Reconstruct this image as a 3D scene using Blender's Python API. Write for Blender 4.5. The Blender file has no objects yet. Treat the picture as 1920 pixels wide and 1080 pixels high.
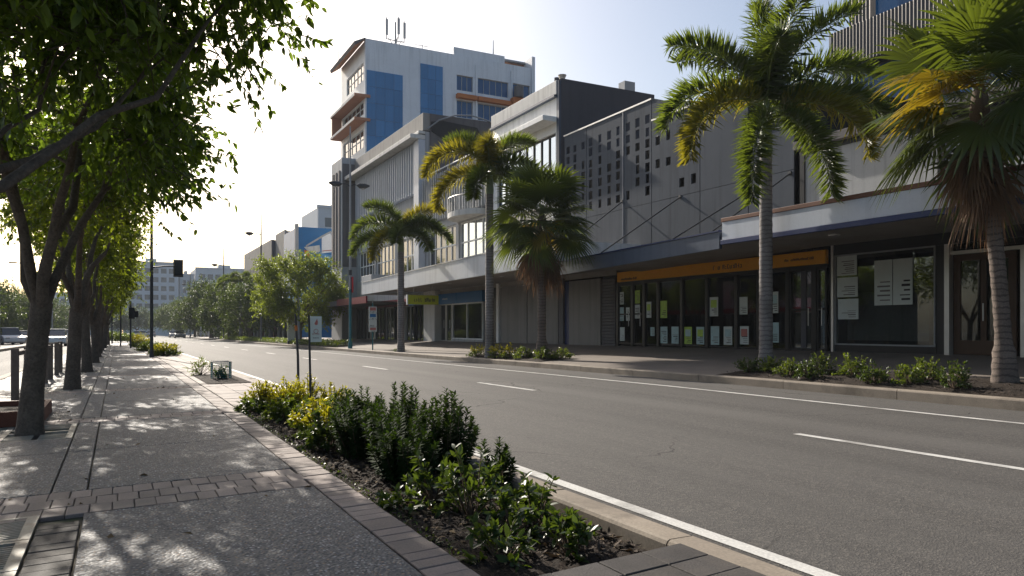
import bpy, math, random
import numpy as np
from mathutils import Vector, Matrix

# ------------------------------------------------------------------ camera, sky, sun, exposure
scene = bpy.context.scene
COL = scene.collection
YAW = math.radians(27.61)
cam_d = bpy.data.cameras.new('camera'); cam = bpy.data.objects.new('camera', cam_d); COL.objects.link(cam)
cam.location = (0, 0, 1.05); cam.rotation_euler = (math.radians(90), 0, -YAW)
cam_d.sensor_width = 36; cam_d.lens = 26.53; cam_d.shift_y = 74/1920
cam_d.clip_start = .05; cam_d.clip_end = 3000
scene.camera = cam

SUN_AZ, SUN_EL = math.radians(-6.0), math.radians(29)      # azimuth from +Y towards +X
world = bpy.data.worlds.new('World'); scene.world = world; world.use_nodes = True
wn = world.node_tree.nodes; wl = world.node_tree.links
sky = wn.new('ShaderNodeTexSky'); sky.sky_type = 'NISHITA'; sky.sun_disc = False
sky.sun_elevation = SUN_EL; sky.sun_rotation = SUN_AZ
sky.altitude = 0; sky.air_density = 1.0; sky.dust_density = 2.8; sky.ozone_density = 1.0
wl.new(sky.outputs[0], wn['Background'].inputs[0]); wn['Background'].inputs[1].default_value = .092
sun_d = bpy.data.lights.new('sun', 'SUN'); sun = bpy.data.objects.new('sun', sun_d); COL.objects.link(sun)
sun_d.energy = 4.6; sun_d.angle = math.radians(.53); sun_d.color = (1, .92, .81)
sdir = Vector((math.sin(SUN_AZ)*math.cos(SUN_EL), math.cos(SUN_AZ)*math.cos(SUN_EL), math.sin(SUN_EL)))
sun.rotation_euler = sdir.to_track_quat('Z', 'Y').to_euler()
scene.view_settings.view_transform = 'Standard'; scene.view_settings.look = 'None'
scene.view_settings.exposure = .68; scene.view_settings.gamma = 1
scene.render.engine = 'CYCLES'
cy = scene.cycles
cy.use_denoising = True; cy.max_bounces = 6; cy.diffuse_bounces = 2; cy.glossy_bounces = 4
cy.transmission_bounces = 4; cy.transparent_max_bounces = 10; cy.volume_bounces = 0
cy.sample_clamp_indirect = 6; cy.caustics_reflective = False; cy.caustics_refractive = False

# ------------------------------------------------------------------ helpers
def link(o, parent=None):
    COL.objects.link(o)
    if parent is not None:
        o.parent = parent
        if parent.type == 'EMPTY': o.matrix_parent_inverse = Matrix.Translation(parent.location).inverted()
    return o
def tag(o, label=None, cat=None, group=None, kind=None):
    if label: o['label'] = label
    if cat: o['category'] = cat
    if group: o['group'] = group
    if kind: o['kind'] = kind
    return o
def thing(name, label, cat, loc=(0, 0, 0), group=None):
    o = bpy.data.objects.new(name, None); o.location = loc; o.empty_display_size = .2
    COL.objects.link(o); return tag(o, label, cat, group)
def copy_tree(o, loc, rz=0, sc=None, label=None, group=None):
    m = {}
    def rec(src, par):
        c = src.copy(); COL.objects.link(c)
        if par is not None: c.parent = par; c.matrix_parent_inverse = src.matrix_parent_inverse.copy()
        for ch in src.children: rec(ch, c)
        return c
    c = rec(o, None); c.location = loc; c.rotation_euler = (0, 0, rz)
    if sc is not None: c.scale = sc if hasattr(sc, '__len__') else (sc, sc, sc)
    return tag(c, label, None, group)
def npmesh(name, verts, quads, tris=None, smooth=False):
    me = bpy.data.meshes.new(name)
    verts = np.ascontiguousarray(verts, dtype=np.float32); nq = len(quads)
    loops = np.asarray(quads, dtype=np.int32).ravel(); starts = np.arange(nq, dtype=np.int32)*4; nt = 0
    if tris is not None and len(tris):
        nt = len(tris); t = np.asarray(tris, dtype=np.int32).ravel()
        starts = np.concatenate([starts, nq*4 + np.arange(nt, dtype=np.int32)*3]); loops = np.concatenate([loops, t])
    me.vertices.add(len(verts)); me.vertices.foreach_set('co', verts.ravel())
    me.loops.add(len(loops)); me.loops.foreach_set('vertex_index', loops.astype(np.int32))
    me.polygons.add(nq+nt); me.polygons.foreach_set('loop_start', starts.astype(np.int32))
    if smooth: me.polygons.foreach_set('use_smooth', np.ones(nq+nt, dtype=bool))
    me.update(calc_edges=True); me.validate()
    return me
def nobj(name, me, mat, parent=None):
    if not me.materials: me.materials.append(mat)
    return link(bpy.data.objects.new(name, me), parent)
class MB:
    def __init__(s): s.v = []; s.f = []; s.sm = []
    def add(s, vs, fs, smooth=False):
        b = len(s.v); s.v += [tuple(p) for p in vs]; s.f += [tuple(i+b for i in f) for f in fs]; s.sm += [smooth]*len(fs); return s
    def box(s, x0, x1, y0, y1, z0, z1):
        if x0 > x1: x0, x1 = x1, x0
        if y0 > y1: y0, y1 = y1, y0
        if z0 > z1: z0, z1 = z1, z0
        return s.add([(x0,y0,z0),(x1,y0,z0),(x1,y1,z0),(x0,y1,z0),(x0,y0,z1),(x1,y0,z1),(x1,y1,z1),(x0,y1,z1)],
              [(3,2,1,0),(4,5,6,7),(0,1,5,4),(1,2,6,5),(2,3,7,6),(3,0,4,7)])
    def quad(s, a, b, c, d): return s.add([a, b, c, d], [(0,1,2,3)])
    def prism(s, poly, axis, a, b):
        n = len(poly)
        def pt(p, t): return {'x': (t,p[0],p[1]), 'y': (p[0],t,p[1]), 'z': (p[0],p[1],t)}[axis]
        vs = [pt(p, a) for p in poly] + [pt(p, b) for p in poly]
        fs = [tuple(range(n))[::-1], tuple(range(n, 2*n))] + [(i, (i+1) % n, n+(i+1) % n, n+i) for i in range(n)]
        return s.add(vs, fs)
    def tube(s, pts, rad, n=8, cap=True, smooth=True):
        pts = [Vector(p) for p in pts]; k = len(pts)
        if not hasattr(rad, '__len__'): rad = [rad]*k
        vs = []; ref = None
        for i, p in enumerate(pts):
            t = (pts[min(i+1, k-1)] - pts[max(i-1, 0)])
            t = t.normalized() if t.length > 1e-9 else Vector((0, 0, 1))
            if ref is None: ref = Vector((1, 0, 0)) if abs(t.x) < .8 else Vector((0, 1, 0))
            a = (ref - t*ref.dot(t)).normalized(); b = t.cross(a); ref = a
            for j in range(n):
                q = 2*math.pi*j/n; vs.append(p + (a*math.cos(q) + b*math.sin(q))*rad[i])
        fs = [(i*n+j, i*n+(j+1) % n, (i+1)*n+(j+1) % n, (i+1)*n+j) for i in range(k-1) for j in range(n)]
        s.add(vs, fs, smooth)
        if cap: s.add(vs[:n], [tuple(range(n))[::-1]]); s.add(vs[-n:], [tuple(range(n))])
        return s
    def bar(s, p, q, w, h):
        p, q = Vector(p), Vector(q); t = (q-p).normalized(); a = t.cross(Vector((0, 0, 1)))
        a = a.normalized() if a.length > 1e-4 else Vector((1, 0, 0)); b = a.cross(t)
        vs = [e + a*i*w/2 + b*j*h/2 for e in (p, q) for i, j in ((-1,-1),(1,-1),(1,1),(-1,1))]
        return s.add(vs, [(0,1,2,3),(7,6,5,4),(0,4,5,1),(1,5,6,2),(2,6,7,3),(3,7,4,0)])
    def mesh(s, name):
        me = bpy.data.meshes.new(name); me.from_pydata(s.v, [], s.f)
        me.polygons.foreach_set('use_smooth', s.sm); me.update(); return me
    def build(s, name, mat, parent=None, bevel=0):
        me = s.mesh(name); me.materials.append(mat)
        o = link(bpy.data.objects.new(name, me), parent)
        if bevel:
            m = o.modifiers.new('bevel', 'BEVEL'); m.width = bevel; m.segments = 2; m.limit_method = 'ANGLE'
        return o
def box(name, mat, parent, *b, bevel=0): return MB().box(*b).build(name, mat, parent, bevel)
def wall(mb, axis, p0, p1, a0, a1, z0, z1, holes=()):
    A = sorted({a0, a1, *[min(max(h[i], a0), a1) for h in holes for i in (0, 1)]})
    Z = sorted({z0, z1, *[min(max(h[i], z0), z1) for h in holes for i in (2, 3)]})
    for za, zb in zip(Z, Z[1:]):
        run = None
        for aa, ab in list(zip(A, A[1:])) + [(None, None)]:
            solid = aa is not None and not any(h[0]-1e-6 <= aa and ab <= h[1]+1e-6 and h[2]-1e-6 <= za and zb <= h[3]+1e-6 for h in holes)
            if solid: run = [aa, ab] if run is None else [run[0], ab]
            elif run:
                if axis == 'x': mb.box(p0, p1, run[0], run[1], za, zb)
                else: mb.box(run[0], run[1], p0, p1, za, zb)
                run = None
    return mb
def window(parent, axis, pos, a0, a1, z0, z1, na, nz, fm, gm, fw=.06, depth=.08, name='window', sgn=1):
    """frame as a part, each pane a sub-part; sgn: direction of depth behind the face"""
    mb = MB(); q = pos + sgn*depth
    def bx(m, d0, d1, b0, b1, c0, c1):
        if axis == 'x': m.box(d0, d1, b0, b1, c0, c1)
        else: m.box(b0, b1, d0, d1, c0, c1)
    bx(mb, pos, q, a0, a1, z0, z0+fw); bx(mb, pos, q, a0, a1, z1-fw, z1)
    da = (a1-a0-fw)/na; dz = (z1-z0-fw)/nz
    for i in range(na+1): bx(mb, pos, q, a0+i*da, a0+i*da+fw, z0+fw, z1-fw)
    for j in range(1, nz):
        for i in range(na): bx(mb, pos+sgn*.003, q, a0+i*da+fw, a0+(i+1)*da, z0+j*dz, z0+j*dz+fw)
    w = mb.build(name, fm, parent)
    for i in range(na):
        for j in range(nz):
            m = MB(); bx(m, pos+sgn*depth*.5, pos+sgn*(depth*.5+.012), a0+i*da+fw-.004, a0+(i+1)*da+.004, z0+j*dz+fw-.004, z0+(j+1)*dz+.004)
            m.build('pane', gm, w)
    return w
def room(parent, x0, x1, y0, y1, z0, z1, mat, fmat=None):
    mb = MB(); t = .05
    mb.box(x1, x1+t, y0, y1, z0, z1); mb.box(x0, x1, y0-t, y0, z0, z1); mb.box(x0, x1, y1, y1+t, z0, z1)
    mb.box(x0, x1, y0, y1, z1, z1+t); mb.box(x0, x1, y0, y1, z0-t, z0)
    return mb.build('interior', mat, parent)
def G(y): return -.0055*max(0., y-12)           # the street falls gently away
SUNF = None

# ------------------------------------------------------------------ materials
def nt(name):
    m = bpy.data.materials.new(name); m.use_nodes = True; t = m.node_tree
    return m, t, t.nodes['Principled BSDF']
def noise(t, vec, scale, detail=4, rough=.6):
    n = t.nodes.new('ShaderNodeTexNoise'); n.inputs['Scale'].default_value = scale
    n.inputs['Detail'].default_value = detail; n.inputs['Roughness'].default_value = rough
    if vec is not None: t.links.new(vec, n.inputs['Vector'])
    return n.outputs['Fac']
def math_(t, op, a, b=None, c=None):
    n = t.nodes.new('ShaderNodeMath'); n.operation = op
    for i, x in enumerate((a, b, c)):
        if x is None: continue
        if hasattr(x, 'node'): t.links.new(x, n.inputs[i])
        else: n.inputs[i].default_value = x
    return n.outputs[0]
def mixc(t, f, a, b):
    n = t.nodes.new('ShaderNodeMix'); n.data_type = 'RGBA'
    for k, x in (('Factor', f), ('A', a), ('B', b)):
        i = [s for s in n.inputs if s.name == k and (s.type == 'RGBA' if k != 'Factor' else s.type == 'VALUE')][0]
        if hasattr(x, 'node'): t.links.new(x, i)
        else: i.default_value = x if k == 'Factor' else (*x[:3], 1)
    return [s for s in n.outputs if s.type == 'RGBA'][0]
def ramp(t, f, a, b):
    n = t.nodes.new('ShaderNodeMapRange'); t.links.new(f, n.inputs[0])
    n.inputs[1].default_value = a; n.inputs[2].default_value = b; return n.outputs[0]
def wpos(t, scale=None):
    g = t.nodes.new('ShaderNodeNewGeometry'); o = g.outputs['Position']
    if scale:
        n = t.nodes.new('ShaderNodeMapping'); n.inputs['Scale'].default_value = scale; t.links.new(o, n.inputs[0]); o = n.outputs[0]
    return o
def bump(t, b, h, strength, dist=.01):
    n = t.nodes.new('ShaderNodeBump'); n.inputs['Strength'].default_value = strength; n.inputs['Distance'].default_value = dist
    t.links.new(h, n.inputs['Height']); t.links.new(n.outputs[0], b.inputs['Normal'])
def surf(name, col, rough=.7, var=.18, scale=1.3, fine=35, fvar=.15, bmp=.15, bd=.01, metal=0, objvar=0, streak=0, spec=.3, dirt=None, dirtamt=.5, rings=0):
    m, t, b = nt(name); p = wpos(t)
    f = math_(t, 'MULTIPLY_ADD', math_(t, 'SUBTRACT', noise(t, p, scale, 5), .5), 2*var*2, 1)
    nf = noise(t, p, fine, 3)
    f = math_(t, 'MULTIPLY', f, math_(t, 'MULTIPLY_ADD', math_(t, 'SUBTRACT', nf, .5), 4*fvar, 1))
    if streak:
        st = noise(t, wpos(t, (2.2, 2.2, .12)), 1.6, 5)
        f = math_(t, 'MULTIPLY', f, math_(t, 'SUBTRACT', 1, math_(t, 'MULTIPLY', ramp(t, st, .5, .75), streak)))
    if rings:
        sz = t.nodes.new('ShaderNodeSeparateXYZ'); t.links.new(p, sz.inputs[0])
        zz = math_(t, 'ADD', math_(t, 'MULTIPLY', sz.outputs[2], 62.0), math_(t, 'MULTIPLY', noise(t, p, 4, 3), 9.0))
        f = math_(t, 'MULTIPLY', f, math_(t, 'SUBTRACT', 1, math_(t, 'MULTIPLY', ramp(t, math_(t, 'SINE', zz), .35, 1), rings)))
    if objvar:
        oi = t.nodes.new('ShaderNodeObjectInfo')
        f = math_(t, 'MULTIPLY', f, math_(t, 'MULTIPLY_ADD', math_(t, 'SUBTRACT', oi.outputs['Random'], .5), 2*objvar, 1))
    vm = t.nodes.new('ShaderNodeVectorMath'); vm.operation = 'SCALE'; vm.inputs[0].default_value = col[:3]; t.links.new(f, vm.inputs['Scale'])
    c = vm.outputs[0]
    if dirt: c = mixc(t, math_(t, 'MULTIPLY', ramp(t, noise(t, p, scale*.7, 6, .7), .5, .68), dirtamt), c, dirt)
    t.links.new(c, b.inputs['Base Color'])
    b.inputs['Roughness'].default_value = rough; b.inputs['Metallic'].default_value = metal
    b.inputs['Specular IOR Level'].default_value = spec
    if bmp: bump(t, b, nf, bmp, bd)
    return m
def leafmat(name, c1, c2, tr, tw=.45, rough=.45, spec=.4):
    m, t, b = nt(name); g = t.nodes.new('ShaderNodeNewGeometry'); r = g.outputs['Random Per Island']
    c = mixc(t, r, c1, c2); t.links.new(c, b.inputs['Base Color'])
    b.inputs['Roughness'].default_value = rough; b.inputs['Specular IOR Level'].default_value = spec
    tl = t.nodes.new('ShaderNodeBsdfTranslucent'); t.links.new(mixc(t, r, tr, [x*.72 for x in tr]), tl.inputs[0])
    mx = t.nodes.new('ShaderNodeMixShader'); mx.inputs[0].default_value = tw
    t.links.new(b.outputs[0], mx.inputs[1]); t.links.new(tl.outputs[0], mx.inputs[2])
    t.links.new(mx.outputs[0], t.nodes['Material Output'].inputs[0]); return m
def glassmat(name, tint=(.75, .8, .78), ior=1.5, boost=1.0):
    m, t, b = nt(name); t.nodes.remove(b)
    tr = t.nodes.new('ShaderNodeBsdfTransparent'); tr.inputs[0].default_value = (*tint, 1)
    gl = t.nodes.new('ShaderNodeBsdfGlossy'); gl.inputs['Roughness'].default_value = .015; gl.inputs[0].default_value = (.95, .97, 1, 1)
    fr = t.nodes.new('ShaderNodeFresnel'); fr.inputs[0].default_value = ior
    mx = t.nodes.new('ShaderNodeMixShader'); t.links.new(math_(t, 'MULTIPLY', fr.outputs[0], boost), mx.inputs[0])
    t.links.new(tr.outputs[0], mx.inputs[1]); t.links.new(gl.outputs[0], mx.inputs[2])
    t.links.new(mx.outputs[0], t.nodes['Material Output'].inputs[0]); return m
def darkglass(name, col, rough=.04, spec=.8):
    m, t, b = nt(name); b.inputs['Base Color'].default_value = (*col, 1); b.inputs['Roughness'].default_value = rough
    b.inputs['Specular IOR Level'].default_value = spec; b.inputs['IOR'].default_value = 1.6
    bump(t, b, noise(t, wpos(t), .6, 2), .04, .05); return m

def m_asphalt():
    m, t, b = nt('asphalt'); p = wpos(t)
    big = noise(t, p, .25, 4); lane = noise(t, wpos(t, (1.1, .035, 1)), 1.0, 4)
    vo = t.nodes.new('ShaderNodeTexVoronoi'); vo.inputs['Scale'].default_value = 75; t.links.new(p, vo.inputs['Vector'])
    vs = t.nodes.new('ShaderNodeSeparateColor'); t.links.new(vo.outputs['Color'], vs.inputs[0])
    fine = noise(t, p, 160, 2)
    c = mixc(t, ramp(t, lane, .35, .65), (.058, .055, .053), (.1, .095, .09))
    c = mixc(t, math_(t, 'MULTIPLY', ramp(t, big, .4, .7), .5), c, (.074, .07, .066))
    c = mixc(t, math_(t, 'MULTIPLY', ramp(t, vs.outputs[0], .6, 1), .55), c, (.19, .175, .155))
    c = mixc(t, math_(t, 'MULTIPLY', ramp(t, fine, .55, .8), .5), c, (.026, .025, .024))
    sx = t.nodes.new('ShaderNodeSeparateXYZ'); t.links.new(p, sx.inputs[0])
    trk = math_(t, 'COSINE', math_(t, 'MULTIPLY', math_(t, 'SUBTRACT', sx.outputs[0], 4.05), 3.7))
    trk = math_(t, 'MULTIPLY', ramp(t, math_(t, 'ADD', trk, math_(t, 'MULTIPLY', noise(t, wpos(t, (1, .12, 1)), 1.2, 4), 1.4)), .6, 1.9), .35)
    c = mixc(t, trk, c, (.118, .112, .105))
    oil = math_(t, 'MULTIPLY', ramp(t, noise(t, wpos(t, (1, .5, 1)), 2.4, 6, .75), .62, .72), .55)
    c = mixc(t, oil, c, (.045, .042, .04))
    # thin sealed cracks
    wv = t.nodes.new('ShaderNodeTexVoronoi'); wv.feature = 'DISTANCE_TO_EDGE'; wv.inputs['Scale'].default_value = .22
    nv = t.nodes.new('ShaderNodeTexNoise'); nv.inputs['Scale'].default_value = .9; nv.inputs['Detail'].default_value = 5; t.links.new(p, nv.inputs['Vector'])
    ad = t.nodes.new('ShaderNodeVectorMath'); ad.operation = 'MULTIPLY_ADD'; t.links.new(nv.outputs['Color'], ad.inputs[0]); ad.inputs[1].default_value = (1.6, 1.6, 0); t.links.new(p, ad.inputs[2])
    t.links.new(ad.outputs[0], wv.inputs['Vector'])
    crack = math_(t, 'LESS_THAN', wv.outputs['Distance'], .0028)
    c = mixc(t, math_(t, 'MULTIPLY', crack, math_(t, 'MULTIPLY', ramp(t, noise(t, p, .35, 2), .42, .55), .8)), c, (.022, .021, .02))
    t.links.new(c, b.inputs['Base Color'])
    t.links.new(math_(t, 'MULTIPLY_ADD', lane, .15, .7), b.inputs['Roughness'])
    b.inputs['Specular IOR Level'].default_value = .22
    bump(t, b, math_(t, 'ADD', math_(t, 'MULTIPLY', vo.outputs['Distance'], 1.0), fine), .55, .006); return m
def m_aggregate():
    m, t, b = nt('exposed_aggregate'); p = wpos(t)
    vo = t.nodes.new('ShaderNodeTexVoronoi'); vo.inputs['Scale'].default_value = 60; t.links.new(p, vo.inputs['Vector'])
    sp = t.nodes.new('ShaderNodeSeparateColor'); t.links.new(vo.outputs['Color'], sp.inputs[0])
    big = noise(t, p, .9, 5)
    peb = mixc(t, ramp(t, sp.outputs[0], .3, .95), (.055, .061, .072), (.46, .47, .485))
    peb = mixc(t, math_(t, 'GREATER_THAN', sp.outputs[1], .82), peb, (.34, .25, .18))
    peb = mixc(t, math_(t, 'LESS_THAN', sp.outputs[2], .2), peb, (.05, .055, .06))
    c = mixc(t, ramp(t, vo.outputs['Distance'], .32, .5), peb, (.115, .118, .125))
    gv = t.nodes.new('ShaderNodeTexVoronoi'); gv.inputs['Scale'].default_value = 2.6; t.links.new(p, gv.inputs['Vector'])
    c = mixc(t, math_(t, 'MULTIPLY', math_(t, 'LESS_THAN', gv.outputs['Distance'], .055), .7), c, (.035, .035, .036))
    oi = t.nodes.new('ShaderNodeObjectInfo')
    c = mixc(t, math_(t, 'MULTIPLY', ramp(t, big, .45, .75), .45), c, (.075, .076, .078))
    c = mixc(t, math_(t, 'MULTIPLY', oi.outputs['Random'], .25), c, (.22, .21, .2))
    t.links.new(c, b.inputs['Base Color']); b.inputs['Specular IOR Level'].default_value = .2
    t.links.new(math_(t, 'MULTIPLY_ADD', sp.outputs[1], .25, .55), b.inputs['Roughness'])
    bump(t, b, math_(t, 'SUBTRACT', 1, vo.outputs['Distance']), .55, .01); return m
def m_soil():
    m, t, b = nt('mulch_soil'); p = wpos(t)
    n = noise(t, wpos(t, (1, 1.8, 1)), 42, 5, .7); c = mixc(t, ramp(t, n, .35, .7), (.012, .009, .007), (.075, .055, .042))
    t.links.new(c, b.inputs['Base Color']); b.inputs['Roughness'].default_value = .9; b.inputs['Specular IOR Level'].default_value = .2
    bump(t, b, n, 1, .03); return m
def m_corr(name, col, pitch, axis, rough=.45, metal=.3):
    m = surf(name, col, rough, .12, .8, 20, .05, 0, metal=metal, streak=.25); t = m.node_tree; b = t.nodes['Principled BSDF']
    return m
M = dict(
    asphalt=m_asphalt(), agg=m_aggregate(), soil=m_soil(),
    paint=surf('road_paint', (.6, .59, .56), .6, .12, 2, 60, .22, .2, .004, dirt=(.2, .19, .175), dirtamt=.85),
    brick=surf('clay_paver', (.235, .19, .17), .72, .2, 2.2, 90, .2, .35, .004, objvar=.22, dirt=(.12, .115, .11), dirtamt=.6),
    dpaver=surf('dark_paver', (.06, .055, .053), .75, .3, 3.2, 110, .35, .6, .005, objvar=.28, spec=.2, dirt=(.11, .095, .08), dirtamt=.5),
    joint=surf('joint_sand', (.085, .075, .06), .95, .3, 4, 90, .25, .4, .006, dirt=(.05, .07, .02), dirtamt=.7),
    kerb=surf('kerb_concrete', (.26, .22, .175), .8, .2, 1.7, 60, .18, .3, .005, objvar=.1, dirt=(.12, .1, .08), dirtamt=.75),
    conc=surf('concrete', (.3, .285, .265), .8, .15, .9, 40, .1, .2, .006, streak=.3),
    path=surf('footpath_concrete', (.2, .17, .145), .75, .2, .5, 45, .14, .25, .005, dirt=(.14, .12, .1), dirtamt=.6),
    earth=surf('earth', (.12, .1, .075), .95, .3, .1, 3, .2, .3, .05),
    white=surf('white_render', (.84, .84, .82), .6, .08, .6, 25, .04, .08, .005, streak=.22),
    offw=surf('offwhite_render', (.62, .61, .58), .7, .12, .7, 25, .06, .12, .006, streak=.4),
    palegrey=surf('pale_grey_render', (.4, .41, .42), .7, .12, .7, 25, .06, .12, .006, streak=.4),
    fascia=surf('painted_fascia', (.62, .64, .66), .5, .08, 1.2, 20, .04, .05, .004, streak=.2),
    fascia2=surf('white_fascia', (.54, .575, .63), .42, .07, 1.3, 20, .04, .05, .004, streak=.15),
    slate=surf('slate_blue_paint', (.075, .095, .135), .4, .12, 1, 20, .05, .04, .004, streak=.2),
    navy=surf('navy_paint', (.012, .026, .1), .4, .1, 1, 20, .05, .04, .004),
    darkwall=surf('charcoal_render', (.085, .085, .1), .65, .07, .35, 12, .04, .08, .008, streak=.12),
    greywall=surf('weathered_grey_render', (.15, .14, .14), .8, .12, .5, 14, .08, .15, .008, streak=.3),
    screen=surf('metal_screen', (.088, .099, .118), .85, .1, .8, 30, .04, .05, .004, metal=0, streak=.3, spec=.12),
    steel=surf('galvanised_steel', (.42, .42, .41), .4, .12, 6, 60, .08, .06, .003, metal=.8),
    castg=surf('worn_grate_metal', (.3, .285, .25), .6, .15, 8, 80, .12, .1, .003, metal=.25, dirt=(.16, .12, .08), dirtamt=.7),
    pole=surf('dark_grey_pole_paint', (.05, .052, .056), .45, .1, 3, 40, .05, .04, .002),
    polel=surf('grey_pole_paint', (.3, .31, .32), .45, .1, 3, 40, .05, .04, .002),
    teal=surf('teal_pole_paint', (.02, .14, .16), .45, .12, 3, 40, .08, .04, .002),
    black=surf('black_frame', (.014, .014, .016), .4, .1, 3, 30, .05, 0),
    alum=surf('aluminium', (.55, .54, .52), .35, .08, 4, 50, .05, .03, .002, metal=.6),
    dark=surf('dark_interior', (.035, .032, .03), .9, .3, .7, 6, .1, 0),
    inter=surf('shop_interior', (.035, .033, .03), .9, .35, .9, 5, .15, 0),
    soffit=surf('soffit', (.3, .28, .25), .8, .1, .7, 15, .06, .08, .005, dirt=(.2, .17, .14), dirtamt=.6),
    timber=surf('brown_timber', (.17, .075, .045), .55, .2, 2, 40, .12, .1, .003),
    doorw=surf('varnished_timber', (.06, .028, .012), .45, .25, 1.5, 30, .12, .08, .003),
    greypost=surf('weathered_timber', (.17, .135, .11), .8, .25, 3, 30, .2, .3, .006, streak=.2),
    rust=surf('rust_brown_planter', (.15, .055, .035), .65, .25, 3, 50, .2, .25, .004),
    orange=surf('orange_band', (.5, .16, .04), .5, .1, 1, 20, .05, .04, .004),
    terra=surf('terracotta_soffit', (.45, .2, .11), .65, .12, .8, 14, .06, .05, .004),
    yellow=surf('yellow_sign', (.8, .36, .012), .45, .08, 1.4, 20, .04, .03, .002),
    lime=surf('lime_sign', (.5, .56, .03), .4, .06, 2, 20, .03, .02, .002),
    bluesign=surf('blue_sign', (.01, .14, .36), .4, .1, 1, 20, .04, .02, .002),
    maroon=surf('maroon_sign', (.17, .012, .03), .45, .15, 1, 20, .05, .02, .002),
    redb=surf('red_banner', (.5, .02, .03), .55, .1, 2, 20, .05, .05, .003),
    blueclad=surf('blue_cladding', (.055, .2, .42), .32, .09, .3, 9, .04, .02, .004, objvar=.12, streak=.15),
    whiteclad=surf('white_cladding', (.76, .78, .81), .5, .07, .5, 9, .04, .03, .004, streak=.2),
    paper=surf('paper_white', (.6, .66, .64), .6, .05, 4, 30, .03, 0),
    paperb=surf('paper_blue', (.42, .58, .6), .6, .1, 6, 30, .1, 0),
    paperl=surf('paper_lime', (.42, .6, .1), .6, .15, 8, 30, .1, 0),
    paperr=surf('paper_red', (.45, .16, .14), .6, .15, 8, 30, .1, 0),
    ink=surf('dark_ink', (.03, .03, .032), .6, .1, 4, 30, .05, 0),
    roller=surf('roller_shutter', (.21, .2, .19), .55, .1, 1, 20, .06, .06, .004, streak=.3),
    tyre=surf('tyre', (.02, .02, .02), .8, .1, 4, 30, .05, 0),
    bark=surf('bark', (.125, .1, .08), .9, .3, 5, 38, .35, .9, .02),
    palmbark=surf('palm_trunk', (.23, .212, .203), .85, .25, 3, 45, .22, .6, .008, dirt=(.11, .095, .085), dirtamt=.6, rings=.45),
    palmbark2=surf('fan_palm_trunk', (.15, .12, .102), .9, .25, 3, 45, .28, .8, .012, rings=.5),
    shaft=surf('crownshaft', (.2, .25, .15), .45, .12, 3, 25, .08, .05, .003),
    stemw=surf('shrub_stem', (.1, .07, .045), .85, .2, 6, 60, .2, .3, .003),
    petiole=surf('petiole', (.19, .24, .06), .5, .15, 4, 30, .1, .05, .002),
    glass=glassmat('shop_glass', (.8, .85, .83), 1.5, 1.0),
    dglass=darkglass('tinted_glass', (.018, .022, .026)),
    mglass=surf('mirror_glass', (.5, .56, .62), .06, .05, .4, 3, .03, 0, metal=.9),
    bglass=darkglass('blue_tinted_glass', (.012, .075, .2), .12, .35),
    lamp=darkglass('lens', (.5, .5, .5), .2, .5),
    far=surf('far_haze_tint', (.5, .55, .6), .8, .06, .05, 2, .03, 0),  # pale blue-grey base colour carries part of the distance haze
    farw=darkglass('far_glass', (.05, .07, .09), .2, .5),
)
LM = dict(
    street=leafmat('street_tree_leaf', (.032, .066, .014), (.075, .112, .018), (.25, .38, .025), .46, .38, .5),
    street2=leafmat('lit_tree_leaf', (.045, .082, .014), (.09, .13, .018), (.36, .44, .022), .46, .42, .45),  # brighter, yellower copy of the street leaf; sunlit tone put into the colour
    far=leafmat('far_tree_leaf', (.018, .042, .01), (.045, .07, .014), (.14, .2, .015), .35, .5, .3),
    fox=leafmat('foxtail_leaf', (.026, .052, .014), (.06, .09, .018), (.22, .29, .022), .4, .33, .55),
    foxy=leafmat('foxtail_yellow_leaf', (.07, .1, .012), (.17, .15, .013), (.42, .36, .018), .45, .35, .5),
    fan=leafmat('fan_leaf', (.02, .042, .011), (.048, .07, .014), (.17, .22, .016), .36, .33, .55),
    fany=leafmat('fan_yellow_leaf', (.13, .115, .014), (.22, .15, .014), (.4, .28, .015), .45, .4, .4),
    dead=leafmat('dead_fan_leaf', (.15, .09, .055), (.24, .16, .11), (.25, .13, .06), .3, .75, .2),
    gold=leafmat('gold_shrub_leaf', (.2, .2, .015), (.38, .34, .02), (.6, .55, .02), .42, .45, .4),
    hedge=leafmat('shrub_leaf', (.04, .075, .014), (.09, .13, .02), (.26, .34, .02), .38, .42, .45),
    darks=leafmat('dark_shrub_leaf', (.011, .028, .009), (.026, .052, .011), (.09, .16, .012), .25, .75, .08),
    weed=leafmat('weed_leaf', (.022, .05, .013), (.05, .08, .015), (.15, .22, .017), .32, .4, .45),
    litter=leafmat('litter', (.13, .085, .045), (.22, .16, .09), (.1, .06, .03), .1, .85, .2),
    chip=leafmat('bark_chip', (.022, .016, .012), (.085, .062, .046), (.02, .01, .01), .02, .85, .25),
)
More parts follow.
